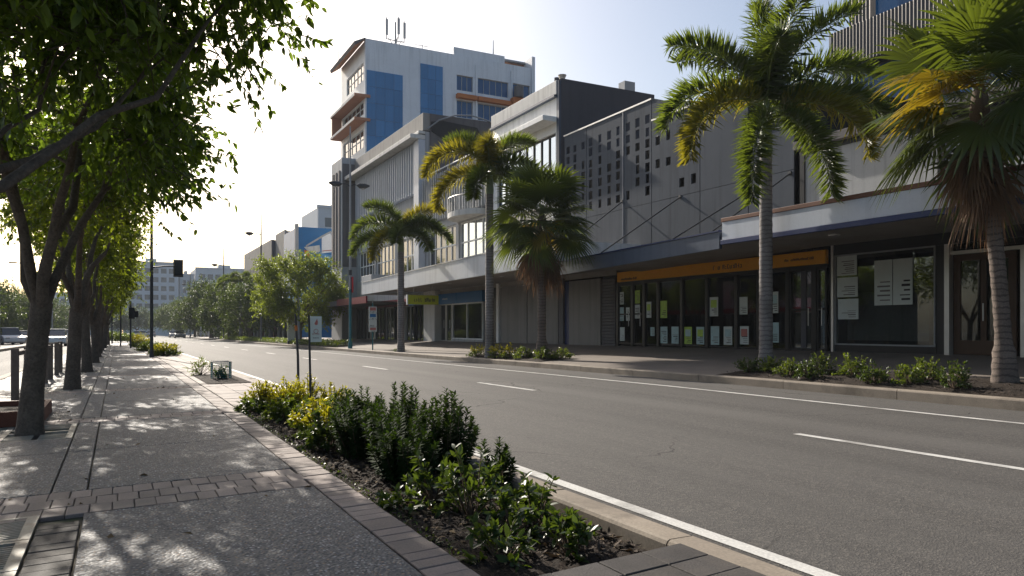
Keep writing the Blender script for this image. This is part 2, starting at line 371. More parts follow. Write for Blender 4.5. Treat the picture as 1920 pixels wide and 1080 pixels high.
# ------------------------------------------------------------------ the setting
K = .12                                              # paving courses run slightly askew
YS = list(range(-30, 12, 6)) + [12] + list(range(20, 341, 20))
def strip(name, mat, x0, z0, x1, z1, y0=-30, y1=340, kind='structure', parent=None, sk=0):
    ys = sorted({y0, y1, *[y for y in YS if y0 < y < y1]}); mb = MB()
    vs = [p for y in ys for p in ((x0, y+sk*x0, z0+G(y)), (x1, y+sk*x1, z1+G(y)))]
    mb.add(vs, [(2*i, 2*i+1, 2*i+3, 2*i+2) for i in range(len(ys)-1)])
    o = mb.build(name, mat, parent)
    if parent is None: tag(o, kind=kind)
    return o
gm = MB(); gx = [-420, -60, -17, 30, 60, 460]; gy = [-70, 12, 150, 340, 540]
for i in range(5):
    for j in range(4):
        gm.quad(*[(x, y, G(y)-.6) for x, y in ((gx[i], gy[j]), (gx[i+1], gy[j]), (gx[i+1], gy[j+1]), (gx[i], gy[j+1]))])
tag(gm.build('ground', M['earth']), kind='structure')
road = strip('road', M['asphalt'], 2.55, -.14, 11.5, -.14)
lroad = strip('road_left', M['asphalt'], -6.35, -.2, -2.2, -.14)
strip('verge', M['path'], -8, -.16, -6.3, -.06)
strip('parking_strip', M['asphalt'], -14, -.28, -8, -.25)
strip('footpath_left', M['path'], -17.5, -.1, -14, -.15)
foot = strip('footpath', M['joint'], -2.16, -.022, 1.37, -.022, 0, 110)
strip('joint_bed', M['joint'], 1.37, -.022, 2.45, -.022, -1, 2.62, parent=foot, sk=K)
strip('joint_bed', M['joint'], 1.37, -.022, 2.45, -.022, 10.3, 110, parent=foot, sk=K)
rfoot = strip('footpath_right', M['path'], 11.6, -.002, 17.6, .415, -12, 200)
def RZ(x, y): return -.002 + (x-11.6)/6.0*.417 + G(y)

# painted markings
for r, x, y0, y1 in ((road, 2.95, -4, 250), (road, 9.86, -4, 250), (lroad, -2.62, 0, 200)):
    strip('edge_line', M['paint'], x, -.136, x+.11, -.136, y0, y1, parent=r)
for n in range(-1, 16):
    y0 = 3.5+8.95*n; xc = min(6.62+.03*y0, 7.05)
    strip('lane_dash', M['paint'], xc-.055, -.136, xc+.055, -.136, y0, y0+2.5, parent=road)

# kerbs
def kerb(name, x0, x1, ztop, y0, y1, ln, lab=None):
    r = thing(name, None, None, (x0, y0, 0)); tag(r, kind='structure')
    y = y0
    while y < y1:
        e = y+ln-.012
        zt = ztop + random.uniform(-.004, .004)
        mb = MB(); pr = .025
        road_left = x0 < 3 and x0 > 0
        prof = [(x0, -.3), (x1, -.3), (x1, zt-pr), (x1-pr*.4, zt-pr*.3), (x1-pr, zt), (x0+pr, zt), (x0+pr*.4, zt-pr*.3), (x0, zt-pr)]
        vs = [(p, yy, z+G(yy)) for yy in (y, e) for p, z in prof]; n = len(prof)
        mb.add(vs, [tuple(range(n)), tuple(range(n, 2*n))[::-1]] + [(i+n, (i+1) % n+n, (i+1) % n, i) for i in range(n)])
        mb.build('kerb_stone', M['kerb'], r); y += ln
    return r
random.seed(4)
kerb('kerb', 2.44, 2.63, -.012, -2, 90, 1.25)
kerb('kerb_right', 11.4, 11.64, .02, -1.5, 160, 2.4)
kerb('kerb_left', -2.36, -2.15, .0, 4, 110, 2.5)
kerb('kerb_verge', -6.5, -6.3, -.03, 30, 150, 5)

# paving pieces
def brickmesh(lx, ly, h=.05, c=.0035):
    vs = []
    for z, o in ((-h, 0), (-c, 0), (0, c)):
        for x, y in ((o, o), (lx-o, o), (lx-o, ly-o), (o, ly-o)): vs.append((x, y+K*x, z))
    fs = [(8, 9, 10, 11)] + [(k+a, k+(a+1) % 4, k+4+(a+1) % 4, k+4+a) for k in (0, 4) for a in range(4)]
    return vs, fs
def pieces(name, lx, ly, mat, spots, parent, rnd, stuff=False):
    vs, fs = brickmesh(lx, ly)
    if stuff:
        mb = MB()
        for x, y in spots:
            z = G(y) + rnd.uniform(-.003, .002); mb.add([(x+a, y+K*x+b, z+c) for a, b, c in vs], fs)
        return tag(mb.build(name, mat, parent), kind='stuff')
    mb = MB(); mb.add(vs, fs); me = mb.mesh(name); me.materials.append(mat)
    for x, y in spots:
        o = bpy.data.objects.new(name, me); COL.objects.link(o); o.parent = parent
        o.location = (x+rnd.uniform(-.0015, .0015), y+K*x+rnd.uniform(-.0015, .0015), G(y)+rnd.uniform(-.003, .002))
        o.rotation_euler = (rnd.uniform(-.006, .006), rnd.uniform(-.006, .006), 0)
rb = random.Random(7)
pieces('brick', .203, .1105, M['brick'], [(1.162, 1.0+.115*i) for i in range(100)], foot, rb)
pieces('brick_course', .203, .1105, M['brick'], [(1.162, 12.5+.115*i) for i in range(260)], foot, rb, True)
pieces('brick', .192, .1055, M['dpaver'], [(-.372, 2.0+.11*i) for i in range(25)], foot, rb)
BANDS = [(4.93, 3), (9.62, 2), (14.3, 2), (19, 2), (23.6, 2), (28.2, 2), (33, 2), (38, 2)]
for bi, (y, nc) in enumerate(BANDS):
    pieces('brick' if bi < 2 else 'brick_band', .1125, .2265, M['brick'],
        [(-2.13+.117*i+(.03 if c % 2 else 0), y+.231*c) for c in range(nc) for i in range(28)], foot, rb, bi >= 2)
def slab(x0, x1, y0, y1, mat=None):
    g = .006; mb = MB()
    x0 += g; x1 -= g; y0 += g; y1 -= g
    pts = [(x0, y0+K*x0), (x1, y0+K*x1), (x1, y1+K*x1), (x0, y1+K*x0)]; c = .004
    ins = [(x0+c, y0+K*x0+c), (x1-c, y0+K*x1+c), (x1-c, y1+K*x1-c), (x0+c, y1+K*x0-c)]
    vs = [(x, y, G(y)-.05) for x, y in pts] + [(x, y, G(y)-c) for x, y in pts] + [(x, y, G(y)) for x, y in ins]
    mb.add(vs, [(8, 9, 10, 11)] + [(k+a, k+(a+1) % 4, k+4+(a+1) % 4, k+4+a) for k in (0, 4) for a in range(4)])
    mb.build('slab', mat or M['agg'], foot)
TREES_Y = [2.75, 8.87, 15.2, 21.6, 27.9, 34.2, 40.5, 46.8, 53.2, 59.6, 66]
GR = [(2.2, 4.92)] + [(y-.62, y+.62) for y in TREES_Y[1:]]
rows = []
prev = .3
for y, nc in BANDS + [(43, 2), (48, 2), (56, 0), (64, 0), (72, 0), (80, 0), (90, 0), (100, 0)]:
    mid = (prev+y)/2 + rb.uniform(-.2, .2)
    if prev > 5 and prev < 6: mid = 7.42
    rows += [(prev, mid), (mid, y-.012)]
    prev = y + nc*.231 + .002
for a, b in rows:
    slab(-.172, 1.157, a, b)
    slab(-2.14, -1.3, a, b)
    segs = [(a, b)]
    for g0, g1 in GR:
        ns = []
        for s0, s1 in segs:
            q0, q1 = g0+.1, g1+.1
            if q1 <= s0 or q0 >= s1: ns.append((s0, s1)); continue
            if q0-s0 > .05: ns.append((s0, q0))
            if s1-q1 > .05: ns.append((q1, s1))
        segs = ns
    for s0, s1 in segs: slab(-1.3, -.375, s0, s1)
    if a > 5: slab(-.375, -.172, a, b)
pieces('paver', .256, .2, M['dpaver'], [(1.385+.2635*i, .1+.208*j) for i in range(4) for j in range(12)], foot, rb)
pieces('paver', .342, .245, M['brick'], [(1.385+.352*i, 10.36+.255*j) for i in range(3) for j in range(26)], foot, rb)
pieces('paver_field', .342, .245, M['brick'], [(1.385+.352*i, 17.0+.255*j) for i in range(3) for j in range(120)], foot, rb, True)
for a in range(48, 108, 4): slab(1.385, 2.44, a, a+4)

# planted beds: uneven soil
def soil(name, x0, x1, y0, y1, zf, amp, nx, ny, sk=0, seed=1):
    r = np.random.default_rng(seed); vs = []
    for j in range(ny+1):
        for i in range(nx+1):
            x = x0+(x1-x0)*i/nx; y = y0+(y1-y0)*j/ny
            e = min(i, nx-i, j, ny-j); vs.append((x, y+sk*x, zf(x, y)+(r.normal()*amp if e else 0)))
    q = [(j*(nx+1)+i, j*(nx+1)+i+1, (j+1)*(nx+1)+i+1, (j+1)*(nx+1)+i) for j in range(ny) for i in range(nx)]
    return tag(nobj(name, npmesh(name, np.array(vs), q), M['soil']), kind='structure')
def nbed(x, y): return -.03-.085*(x-1.37)/1.14 + G(y)
bed = soil('garden_bed', 1.362, 2.45, 2.6, 10.36, nbed, .012, 22, 130, K, 3)
soil('garden_bed_small', 1.5, 2.3, 15.2, 18.6, lambda x, y: .012+.03*math.sin(math.pi*(x-1.5)/.8)*math.sin(math.pi*(y-15.2)/3.4)+G(y), .006, 8, 30, 0, 5)
def rb_z(x0, x1, y0, y1): return lambda x, y: RZ(x, y)+.008+.05*min(1, 6*min((x-x0)/(x1-x0), (x1-x)/(x1-x0), (y-y0)/3, (y1-y)/3))
bedR = soil('garden_bed_right', 11.66, 13.5, 2.0, 12.7, rb_z(11.66, 13.5, 2, 12.7), .012, 16, 70, 0, 6)
bedR2 = soil('garden_bed_mid', 11.66, 12.9, 20.6, 26.2, rb_z(11.66, 12.9, 20.6, 26.2), .01, 12, 40, 0, 8)
bedR3 = soil('garden_bed_far', 11.66, 13.0, 46, 104, rb_z(11.66, 13, 46, 104), .01, 6, 60, 0, 9)
# ------------------------------------------------------------------ plants
def nrm(a): return a/np.maximum(np.linalg.norm(a, axis=-1, keepdims=True), 1e-9)
def leafgeo(pos, d, up, L, W, curl=.12, fold=.1, fine=False):
    n = len(pos); d = nrm(d); s = nrm(np.cross(d, up)); nn = np.cross(s, d); L = np.broadcast_to(L, n)[:, None]; W = np.broadcast_to(W, n)[:, None]
    c = np.broadcast_to(curl, n)[:, None]
    if fine:
        v = np.empty((n, 7, 3), np.float32); f = nn*fold*W
        v[:, 0] = pos; v[:, 1] = pos+d*L*.28+s*W*.46+f; v[:, 2] = pos+d*L*.66+s*W*.4+f-nn*c*L*.35; v[:, 3] = pos+d*L-nn*c*L
        v[:, 4] = pos+d*L*.66-s*W*.4+f-nn*c*L*.35; v[:, 5] = pos+d*L*.28-s*W*.46+f; v[:, 6] = pos+d*L*.6-nn*c*L*.35
        b = (np.arange(n)*7)[:, None]
        return v.reshape(-1, 3), np.concatenate([b+np.array([0, 1, 2, 6]), b+np.array([0, 6, 4, 5]), b+np.array([6, 2, 3, 4])])
    v = np.empty((n, 5, 3), np.float32)
    v[:, 0] = pos; v[:, 1] = pos+d*L*.45+s*W*.5+nn*fold*W; v[:, 2] = pos+d*L-nn*c*L; v[:, 3] = pos+d*L*.45-s*W*.5+nn*fold*W; v[:, 4] = pos+d*L*.5-nn*c*L*.25
    b = (np.arange(n)*5)[:, None]
    q = np.concatenate([b+np.array([0, 1, 2, 4]), b+np.array([0, 4, 2, 3])])
    return v.reshape(-1, 3), q
def join(geos):
    vs, qs, o = [], [], 0
    for v, q in geos: vs.append(v); qs.append(q+o); o += len(v)
    return np.concatenate(vs), np.concatenate(qs)
def bez(a, c, b, n): return [a*(1-t)**2 + c*2*t*(1-t) + b*t*t for t in [i/n for i in range(n+1)]]
def make_tree(name, label, seed, fork, cz, R, r0, lean, nt_, ntw, nl, L, mat, group=None, loc=(0, 0, 0), limbs=5, low=0., wid=.48, twl=.42, skew=(0, 0), trunkmat=None, cat='tree', xl=()):
    rng = np.random.default_rng(seed); V = lambda *a: np.array(a, float)
    root = thing(name, label, cat, (0, 0, 0), group)
    C = V(lean[0]+skew[0], lean[1]+skew[1], cz); F = V(lean[0]*.45, lean[1]*.45, fork)
    tr = MB()
    tp = [V(0, 0, -.12), V(lean[0]*.05, lean[1]*.05, .06), V(lean[0]*.12, lean[1]*.12, .3*fork), V(lean[0]*.3, lean[1]*.3, .7*fork), F]
    tr.tube(tp, [r0*1.5, r0*1.22, r0*1.03, r0*.95, r0*.98], 12)
    nodes = []
    for k in range(limbs):
        a = 2*math.pi*k/limbs + rng.uniform(-.4, .4); e = rng.uniform(.4, .85)
        end = C + V(math.cos(a)*R[0]*e, math.sin(a)*R[1]*e, R[2]*rng.uniform(-.15, .45))
        ctl = F + V(math.cos(a)*R[0]*.22, math.sin(a)*R[1]*.22, (end[2]-fork)*.42)
        pts = bez(F-V(0, 0, .12), ctl, end, 7); rr = r0*rng.uniform(.5, .68)
        pts = [p + (rng.normal(size=3)*.035 if 0 < i else 0) for i, p in enumerate(pts)]
        rad = [rr*(1-.75*i/7) for i in range(8)]; tr.tube(pts, rad, 8)
        nodes += [(p, r) for p, r in zip(pts[1:], rad[1:])]
    for ex in xl:
        end = V(*ex); ctl = F*.5+end*.5-V(0, 0, .28*(end[2]-fork)); pts = bez(F-V(0, 0, .15), ctl, end, 9); rr = r0*.2
        pts = [p + (rng.normal(size=3)*.04 if 0 < i else 0) for i, p in enumerate(pts)]; rad = [rr*(1-.8*i/9) for i in range(10)]
        tr.tube(pts, rad, 8); nodes += [(p, r) for p, r in zip(pts[1:], rad[1:])]
    tg = []
    while len(tg) < nt_:
        u = nrm(rng.normal(size=3)); rr = rng.uniform(.3, 1)**.5
        if u[2] < -.75 + low: continue
        p = C + u*np.array(R)*rr*rng.uniform(.82, 1.06)
        if all(np.linalg.norm((p-t)/np.array(R)) > .13 for t in tg[-40:]): tg.append(p)
    tg.sort(key=lambda p: np.linalg.norm(p-F))
    leaves = []; tw = MB()
    for p in tg:
        P = np.array([n[0] for n in nodes]); dd = np.linalg.norm(P-p, axis=1) + np.maximum(0, P[:, 2]-p[2]+.15)*1.2
        i = int(np.argmin(dd)); a, ra = nodes[i]; ln = np.linalg.norm(p-a)
        ctl = (a+p)/2 + V(0, 0, .18*ln) + rng.normal(size=3)*.06*ln
        r1 = min(ra*.75, .012+.014*ln); pts = bez(a, ctl, p, 5); rad = [r1*(1-.72*k/5) for k in range(6)]
        tr.tube(pts, rad, 6, cap=False); nodes += [(q, r) for q, r in zip(pts[2:], rad[2:])]
        out = nrm((p-C)/np.array(R))
        td = nrm(out*rng.uniform(.2, .9) + rng.normal(size=(ntw, 3))*.8 + V(0, 0, .12)); tl = twl*rng.uniform(.6, 1.5, ntw)
        t0 = p + rng.normal(size=(ntw, 3))*.16*twl/.42
        for k in range(0, ntw, 2):
            tw.tube([t0[k], t0[k]+td[k]*tl[k]*.55-V(0, 0, .01), t0[k]+td[k]*tl[k]], [.006, .004, .002], 3, cap=False)
        f = rng.uniform(.15, 1.02, (ntw, nl))**.75
        pos = t0[:, None]+td[:, None]*(tl[:, None]*f)[..., None]
        ld = td[:, None]*.75 + nrm(rng.normal(size=(ntw, nl, 3)))*.85 - V(0, 0, .42)
        upv = V(0, 0, 1)+rng.normal(size=(ntw*nl, 3))*.55
        Ls = L*rng.uniform(.65, 1.25, ntw*nl)
        leaves.append(leafgeo(pos.reshape(-1, 3), ld.reshape(-1, 3), upv, Ls, Ls*wid*rng.uniform(.85, 1.1, ntw*nl), rng.uniform(.02, .3, ntw*nl), fine=L < .12))
    tr.build('trunk', trunkmat or M['bark'], root)
    tag(tw.build('twigs', M['bark'], root), kind='stuff')
    tag(nobj('crown', npmesh('crown', *join(leaves)), mat, root), kind='stuff')
    root.location = loc
    return root

# pavement trees (the first stands beside the camera)
t0 = make_tree('street_tree', 'overhanging street tree whose leafy branches fill the top left corner', 11, 1.45, 4.55, (2.3, 3.6, 1.9), .14, (.35, .9), 150, 48, 14, .075, LM['street'],
    'street trees in a row along the paved footpath', (-.95, 2.75, 0), 6, -.2, skew=(.08, .8), xl=[(1.35, 3.6, 3.3), (.6, 4.2, 3.4), (1.8, 2.8, 3.6)])
t1 = make_tree('street_tree', 'nearest trunk of the street tree row, leaning beside the rust brown planter', 23, 1.3, 3.7, (1.35, 2.7, 1.75), .1, (.24, .1), 85, 38, 12, .085, LM['street'],
    'street trees in a row along the paved footpath', (-.78, 8.87, 0), 5, .1)
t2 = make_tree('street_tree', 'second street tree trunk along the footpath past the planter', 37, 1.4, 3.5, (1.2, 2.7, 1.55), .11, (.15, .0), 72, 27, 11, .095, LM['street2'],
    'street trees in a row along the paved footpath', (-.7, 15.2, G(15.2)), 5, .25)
rt = random.Random(5)
ordn = ['third', 'fourth', 'fifth', 'sixth', 'seventh', 'eighth', 'ninth', 'tenth']
for i, y in enumerate(TREES_Y[3:]):
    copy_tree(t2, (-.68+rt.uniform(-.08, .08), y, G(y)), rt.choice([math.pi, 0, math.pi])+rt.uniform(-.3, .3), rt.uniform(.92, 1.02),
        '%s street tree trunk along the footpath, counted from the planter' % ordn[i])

# trees across the road
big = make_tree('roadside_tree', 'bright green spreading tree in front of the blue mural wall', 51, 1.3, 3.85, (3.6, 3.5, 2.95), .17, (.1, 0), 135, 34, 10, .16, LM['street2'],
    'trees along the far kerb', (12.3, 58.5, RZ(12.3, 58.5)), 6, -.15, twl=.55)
dark_t = make_tree('roadside_tree', 'dense dark spreading tree at the far end of the opposite kerb', 63, 1.7, 4.7, (4.6, 5.2, 3.6), .28, (0, 0), 95, 24, 9, .28, LM['far'],
    'trees along the far kerb', (12.6, 122, RZ(12.6, 122)), 6, 0, twl=.9)
fart = [('broad tree between the dark tree and the bright green tree', 12.4, 100, .78), ('tree with brownish tint behind the far lamp post', 12.5, 84, .66),
        ('hazy tree past the dark tree on the opposite kerb', 12.8, 152, .82), ('hazy tree near the end of the opposite kerb', 12.5, 182, .85),
        ('small tree at the very end of the opposite kerb', 12.0, 212, .9), ('pale tree closing the end of the road', 5.0, 240, 1.0), ('pale tree at the road end behind the hedge', -3, 236, 1.1),
        ('pale tree on the left of the road end', -10, 232, 1.05), ('pale wide tree below the far grey tower', 16, 250, 1.1), ('pale tree under the far low block', 27, 246, 1.0)]
for n, x, y, s in fart: copy_tree(dark_t, (x, y, G(y)-.1), rt.uniform(0, 6), (s, s, s*rt.uniform(.9, 1.1)), n)
for i, (y, s, n) in enumerate([(64, .8, 'nearest'), (80, .75, 'second'), (98, .85, 'third'), (116, .8, 'fourth'), (136, .9, 'fifth'), (158, .95, 'sixth'), (186, 1, 'farthest')]):
    c = copy_tree(dark_t, (-13.2+rt.uniform(-.6, .6), y, G(y)-.25), rt.uniform(0, 6), s, '%s green tree in front of the awnings across the left road' % n, 'trees along the left parking strip')

# ---- palms
CR = np.array([math.cos(YAW), -math.sin(YAW), 0.]); CF = np.array([math.sin(YAW), math.cos(YAW), 0.])
def arc(start, az, el0, length, droop, n=22, sag=1.25):
    """frond spine: starts along (az, el0) and bends down"""
    h = CR*math.cos(az)+CF*math.sin(az); p = np.array(start, float); pts = [p.copy()]
    for i in range(n):
        s = (i+.5)/n; e = el0-droop*s**sag; p = p+(h*math.cos(e)+np.array([0, 0, 1.])*math.sin(e))*length/n; pts.append(p.copy())
    return np.array(pts)
def fox_frond(root, start, az, el0, length, droop, rng, mat, nl=125, ll=.6):
    pts = arc(start, az, el0, length, droop); n = len(pts)
    mb = MB(); mb.tube([tuple(p) for p in pts], [.022*(1-.85*i/n)+.003 for i in range(n)], 5)
    f = mb.build('frond', M['petiole'], root)
    s = np.repeat(np.linspace(.13, .995, nl), 4) + rng.normal(size=nl*4)*.003; s = np.clip(s, .1, .999)
    idx = s*(n-1); i0 = np.minimum(idx.astype(int), n-2); fr = (idx-i0)[:, None]
    pos = pts[i0]*(1-fr)+pts[i0+1]*fr; t = nrm(pts[i0+1]-pts[i0])
    a = nrm(np.cross(t, np.array([0, 0, 1.])+0*t)); b = np.cross(a, t)
    ph = np.tile(np.array([.35, 1.25, math.pi-.35, math.pi-1.25]), nl) + rng.normal(size=nl*4)*.55
    out = a*np.cos(ph)[:, None]+b*np.sin(ph)[:, None]
    d = out + t*(.22+.4*s)[:, None] + np.array([0, 0, -.3])
    L = ll*(np.sin(np.pi*np.clip(.12+.78*s, 0, 1))**.55)*rng.uniform(.8, 1.1, len(s))
    v, q = leafgeo(pos, d, np.cross(out, t)+rng.normal(size=(len(s), 3))*.3, L, .042, rng.uniform(.05, .3, len(s)), .05)
    tag(nobj('leaflets', npmesh('leaflets', v, q), mat, f), kind='stuff')
    return f
def foxtail(name, label, base, ztop, shaft, r, fr, group, seed, lean=(0, 0)):
    rng = np.random.default_rng(seed); root = thing(name, label, 'palm', base, group)
    bx, by, bz = base; mb = MB(); pts, rad = [], []
    nn = 46
    for i in range(nn+1):
        s = i/nn; z = bz-.06+(ztop-bz+.06)*s
        ring = 1+(.045 if i % 2 else -.012)*(s > .03)
        pts.append((bx+lean[0]*s, by+lean[1]*s, z)); rad.append(r*(1.28-.28*min(1, s*9) + .04*math.sin(math.pi*s))*ring*(1-.12*s))
    mb.tube(pts, rad, 14, smooth=True); mb.build('trunk', M['palmbark'], root)
    tx, ty = bx+lean[0], by+lean[1]; mb = MB()
    mb.tube([(tx, ty, ztop-.03), (tx, ty, ztop+.12), (tx, ty, ztop+.45*shaft), (tx, ty, ztop+.8*shaft), (tx, ty, ztop+shaft+.1)], [r*.93, r*1.02, r*.9, r*.66, r*.35], 12)
    mb.build('crownshaft', M['shaft'], root)
    for k, (az, el, ln, dr, y) in enumerate(fr):
        fox_frond(root, (tx, ty, ztop+shaft*rng.uniform(.72, 1.0)), math.radians(az)+rng.normal()*.04, math.radians(el), ln, math.radians(dr), rng, LM['foxy'] if y else LM['fox'])
    return root
# azimuth 0 = to the right of the picture, 90 = away from the camera
foxtail('foxtail_palm', 'tall foxtail palm with grey ringed trunk in front of the yellow shop sign', (13.3, 12.75, RZ(13.3, 12.75)), 5.05, 1.15, .15,
    [(195, 38, 3.1, 110, 0), (172, 72, 3.0, 78, 0), (215, 12, 3.3, 98, 1), (240, -22, 3.2, 64, 0), (262, 68, 2.2, 80, 0), (300, -25, 3.0, 62, 0), (325, 12, 2.9, 98, 1),
     (8, 52, 3.0, 78, 0), (-15, 28, 2.9, 80, 0), (75, 84, 3.2, 40, 0), (140, 66, 3.1, 70, 0), (40, 30, 2.5, 95, 0), (285, 82, 2.9, 60, 0), (350, 74, 3.1, 60, 0)], 'foxtail palms along the opposite footpath', 71)
foxtail('foxtail_palm', 'slender tall foxtail palm beside the blue shop sign', (11.95, 24.6, RZ(11.95, 24.6)), 5.9, .9, .15,
    [(180, 52, 2.9, 130, 1), (195, 8, 2.6, 98, 1), (150, 70, 2.5, 80, 0), (30, 70, 2.5, 80, 0), (-10, 35, 2.0, 100, 0), (270, 60, 1.7, 90, 1), (250, -5, 1.9, 75, 0), (330, 0, 1.9, 80, 0), (90, 45, 2.0, 90, 0)], 'foxtail palms along the opposite footpath', 72)
foxtail('foxtail_palm', 'short foxtail palm with yellowing fronds left of the lime sign', (11.9, 34.1, RZ(11.9, 34.1)), 4.65, .85, .16,
    [(185, 52, 2.7, 125, 0), (200, 15, 2.6, 80, 0), (165, 74, 2.5, 85, 0), (20, 70, 2.6, 85, 1), (-5, 30, 2.6, 90, 0), (225, 0, 2.3, 90, 1), (270, 30, 1.8, 100, 0), (320, 10, 2.2, 75, 0), (90, 55, 2, 90, 0), (345, 45, 2.1, 95, 0)], 'foxtail palms along the opposite footpath', 73)

def fan_leaf(root, start, az, el, pet, R, rng, mat, droop=.5, spread=150, segs=34, tip=.5, pmat=None, sagp=.5, name='fan_leaf'):
    pts = arc(start, az, el, pet, sagp, 8); d = nrm(pts[-1]-pts[-2]); mb = MB()
    mb.tube([tuple(p) for p in pts], [.016-.008*i/8 for i in range(9)], 5)
    f = mb.build(name, pmat or M['petiole'], root)
    c = pts[-1]; side = nrm(np.cross(d, np.array([0, 0, 1.]))+rng.normal(size=3)*.25); n = nrm(np.cross(side, d))
    da = 2*math.radians(spread)/segs; vs, qs = [], []; G0 = np.array([0, 0, -1.])
    for k in range(segs):
        a = -math.radians(spread)+da*(k+.5); ln = R*(.72+.3*math.cos(a*.5))*rng.uniform(.92, 1.05); b = len(vs)
        e = nrm(d*math.cos(a)+side*math.sin(a)+n*.18*math.cos(a*.7)); s = np.cross(e, n)*1.0
        dr = droop*rng.uniform(.7, 1.4)
        for r, w, pl in ((.03, .03, 0), (.34, .34, .045), (.56, .50, .06), (.78, .26, .03), (1.0, .02, 0)):
            rr = r*ln; hw = math.tan(da/2)*w*ln*1.05
            o = c+e*rr+G0*dr*max(0, r-.3)**1.8*ln*1.5+ (e*-.35*dr*max(0, r-.5)**2*ln)
            vs += [o-s*hw-n*pl*.28*ln*da*4, o+n*pl*.12*ln*da*2, o+s*hw-n*pl*.28*ln*da*4]
        for i in range(4):
            for j in range(2): qs.append((b+3*i+j, b+3*i+j+1, b+3*i+j+4, b+3*i+j+3))
    tag(nobj('blade', npmesh('blade', np.array(vs), np.array(qs)), mat, f), kind='stuff')
    return f
def fanpalm(name, label, base, top, r0, r1, n, R, pet, ndead, seed, group, yel=(), deadlen=1.0, az0=0, lo=112):
    rng = np.random.default_rng(seed); root = thing(name, label, 'palm', base, group); mb = MB()
    b = np.array(base, float); t = np.array(top, float); k = 40; pts, rad = [], []
    for i in range(k+1):
        s = i/k; p = b*(1-s)+t*s + (t-b)*0; p[0] = b[0]+(t[0]-b[0])*s**1.5; p[1] = b[1]+(t[1]-b[1])*s**1.5
        pts.append(tuple(p - (np.array([0, 0, .08]) if i == 0 else 0)))
        rad.append((r0*max(0, 1-s*6)+ (r0*.72*(1-s)+r1*s)*min(1, s*6+.25))*(1.05 if i % 2 else .97))
    mb.tube(pts, rad, 14); mb.build('trunk', M['palmbark2'], root)
    hd = MB(); hd.tube([tuple(t-np.array([0, 0, .2])), tuple(t), tuple(t+np.array([0, 0, .35])), tuple(t+np.array([0, 0, .55]))], [r1*1.05, r1*1.5, r1*1.1, r1*.3], 10); hd.build('leaf_bases', M['stemw'], root)
    ga = 2.399
    for i in range(n):
        s = i/(n-1); el = math.radians(82-lo*s**.9)+rng.normal()*.08; az = az0+i*ga+rng.normal()*.12
        fan_leaf(root, t+np.array([0, 0, .45-.5*s]), az, el, pet*rng.uniform(.85, 1.15), R*rng.uniform(.9, 1.1), rng, LM['fany'] if i in yel else LM['fan'], .12+.3*s+rng.uniform(0, .15), sagp=.35+.4*s)
    for i in range(ndead):
        az = i*ga*1.3+rng.uniform(0, .6); fan_leaf(root, t+np.array([0, 0, -.05-.25*rng.random()]), az, math.radians(rng.uniform(-72, -30)), pet*rng.uniform(.5, .85), R*deadlen*rng.uniform(.6, .9), rng, LM['dead'], .6, rng.uniform(35, 75), 16, pmat=M['stemw'], sagp=1.0, name='dead_leaf')
    return root
PB = np.array((12.94, 7.24)); 
fanpalm('fan_palm', 'leaning fan palm with brown dead leaves at the right edge', (12.94, 7.24, RZ(12.94, 7.24)), (12.94-.42*.886, 7.24+.42*.463, 4.55), .175, .105, 38, 1.0, 1.05, 20, 81, 'fan palms along the opposite footpath', (17, 25), 1.0, .4, 100)
fanpalm('fan_palm', 'round fan palm with a thick brown skirt in front of the grey shutters', (12.35, 21.5, RZ(12.35, 21.5)), (12.35, 21.5, 4.3), .19, .125, 40, 1.0, 1.0, 26, 82, 'fan palms along the opposite footpath', (24, 29, 33), 1.1, 1.0, 94)
# feathery palm shapes among the far kerb trees
foxtail('foxtail_palm', 'small distant foxtail palm between the far trees, near the lamp post', (12.4, 90, RZ(12.4, 90)), 5.2, 1.0, .2,
    [(180, 40, 3, 100, 0), (0, 40, 3, 100, 0), (90, 60, 3, 90, 0), (270, 50, 3, 90, 0), (135, 20, 3, 80, 0), (225, 25, 3, 80, 0), (315, 25, 3, 80, 0), (45, 30, 3, 80, 0)], 'foxtail palms along the opposite footpath', 74)

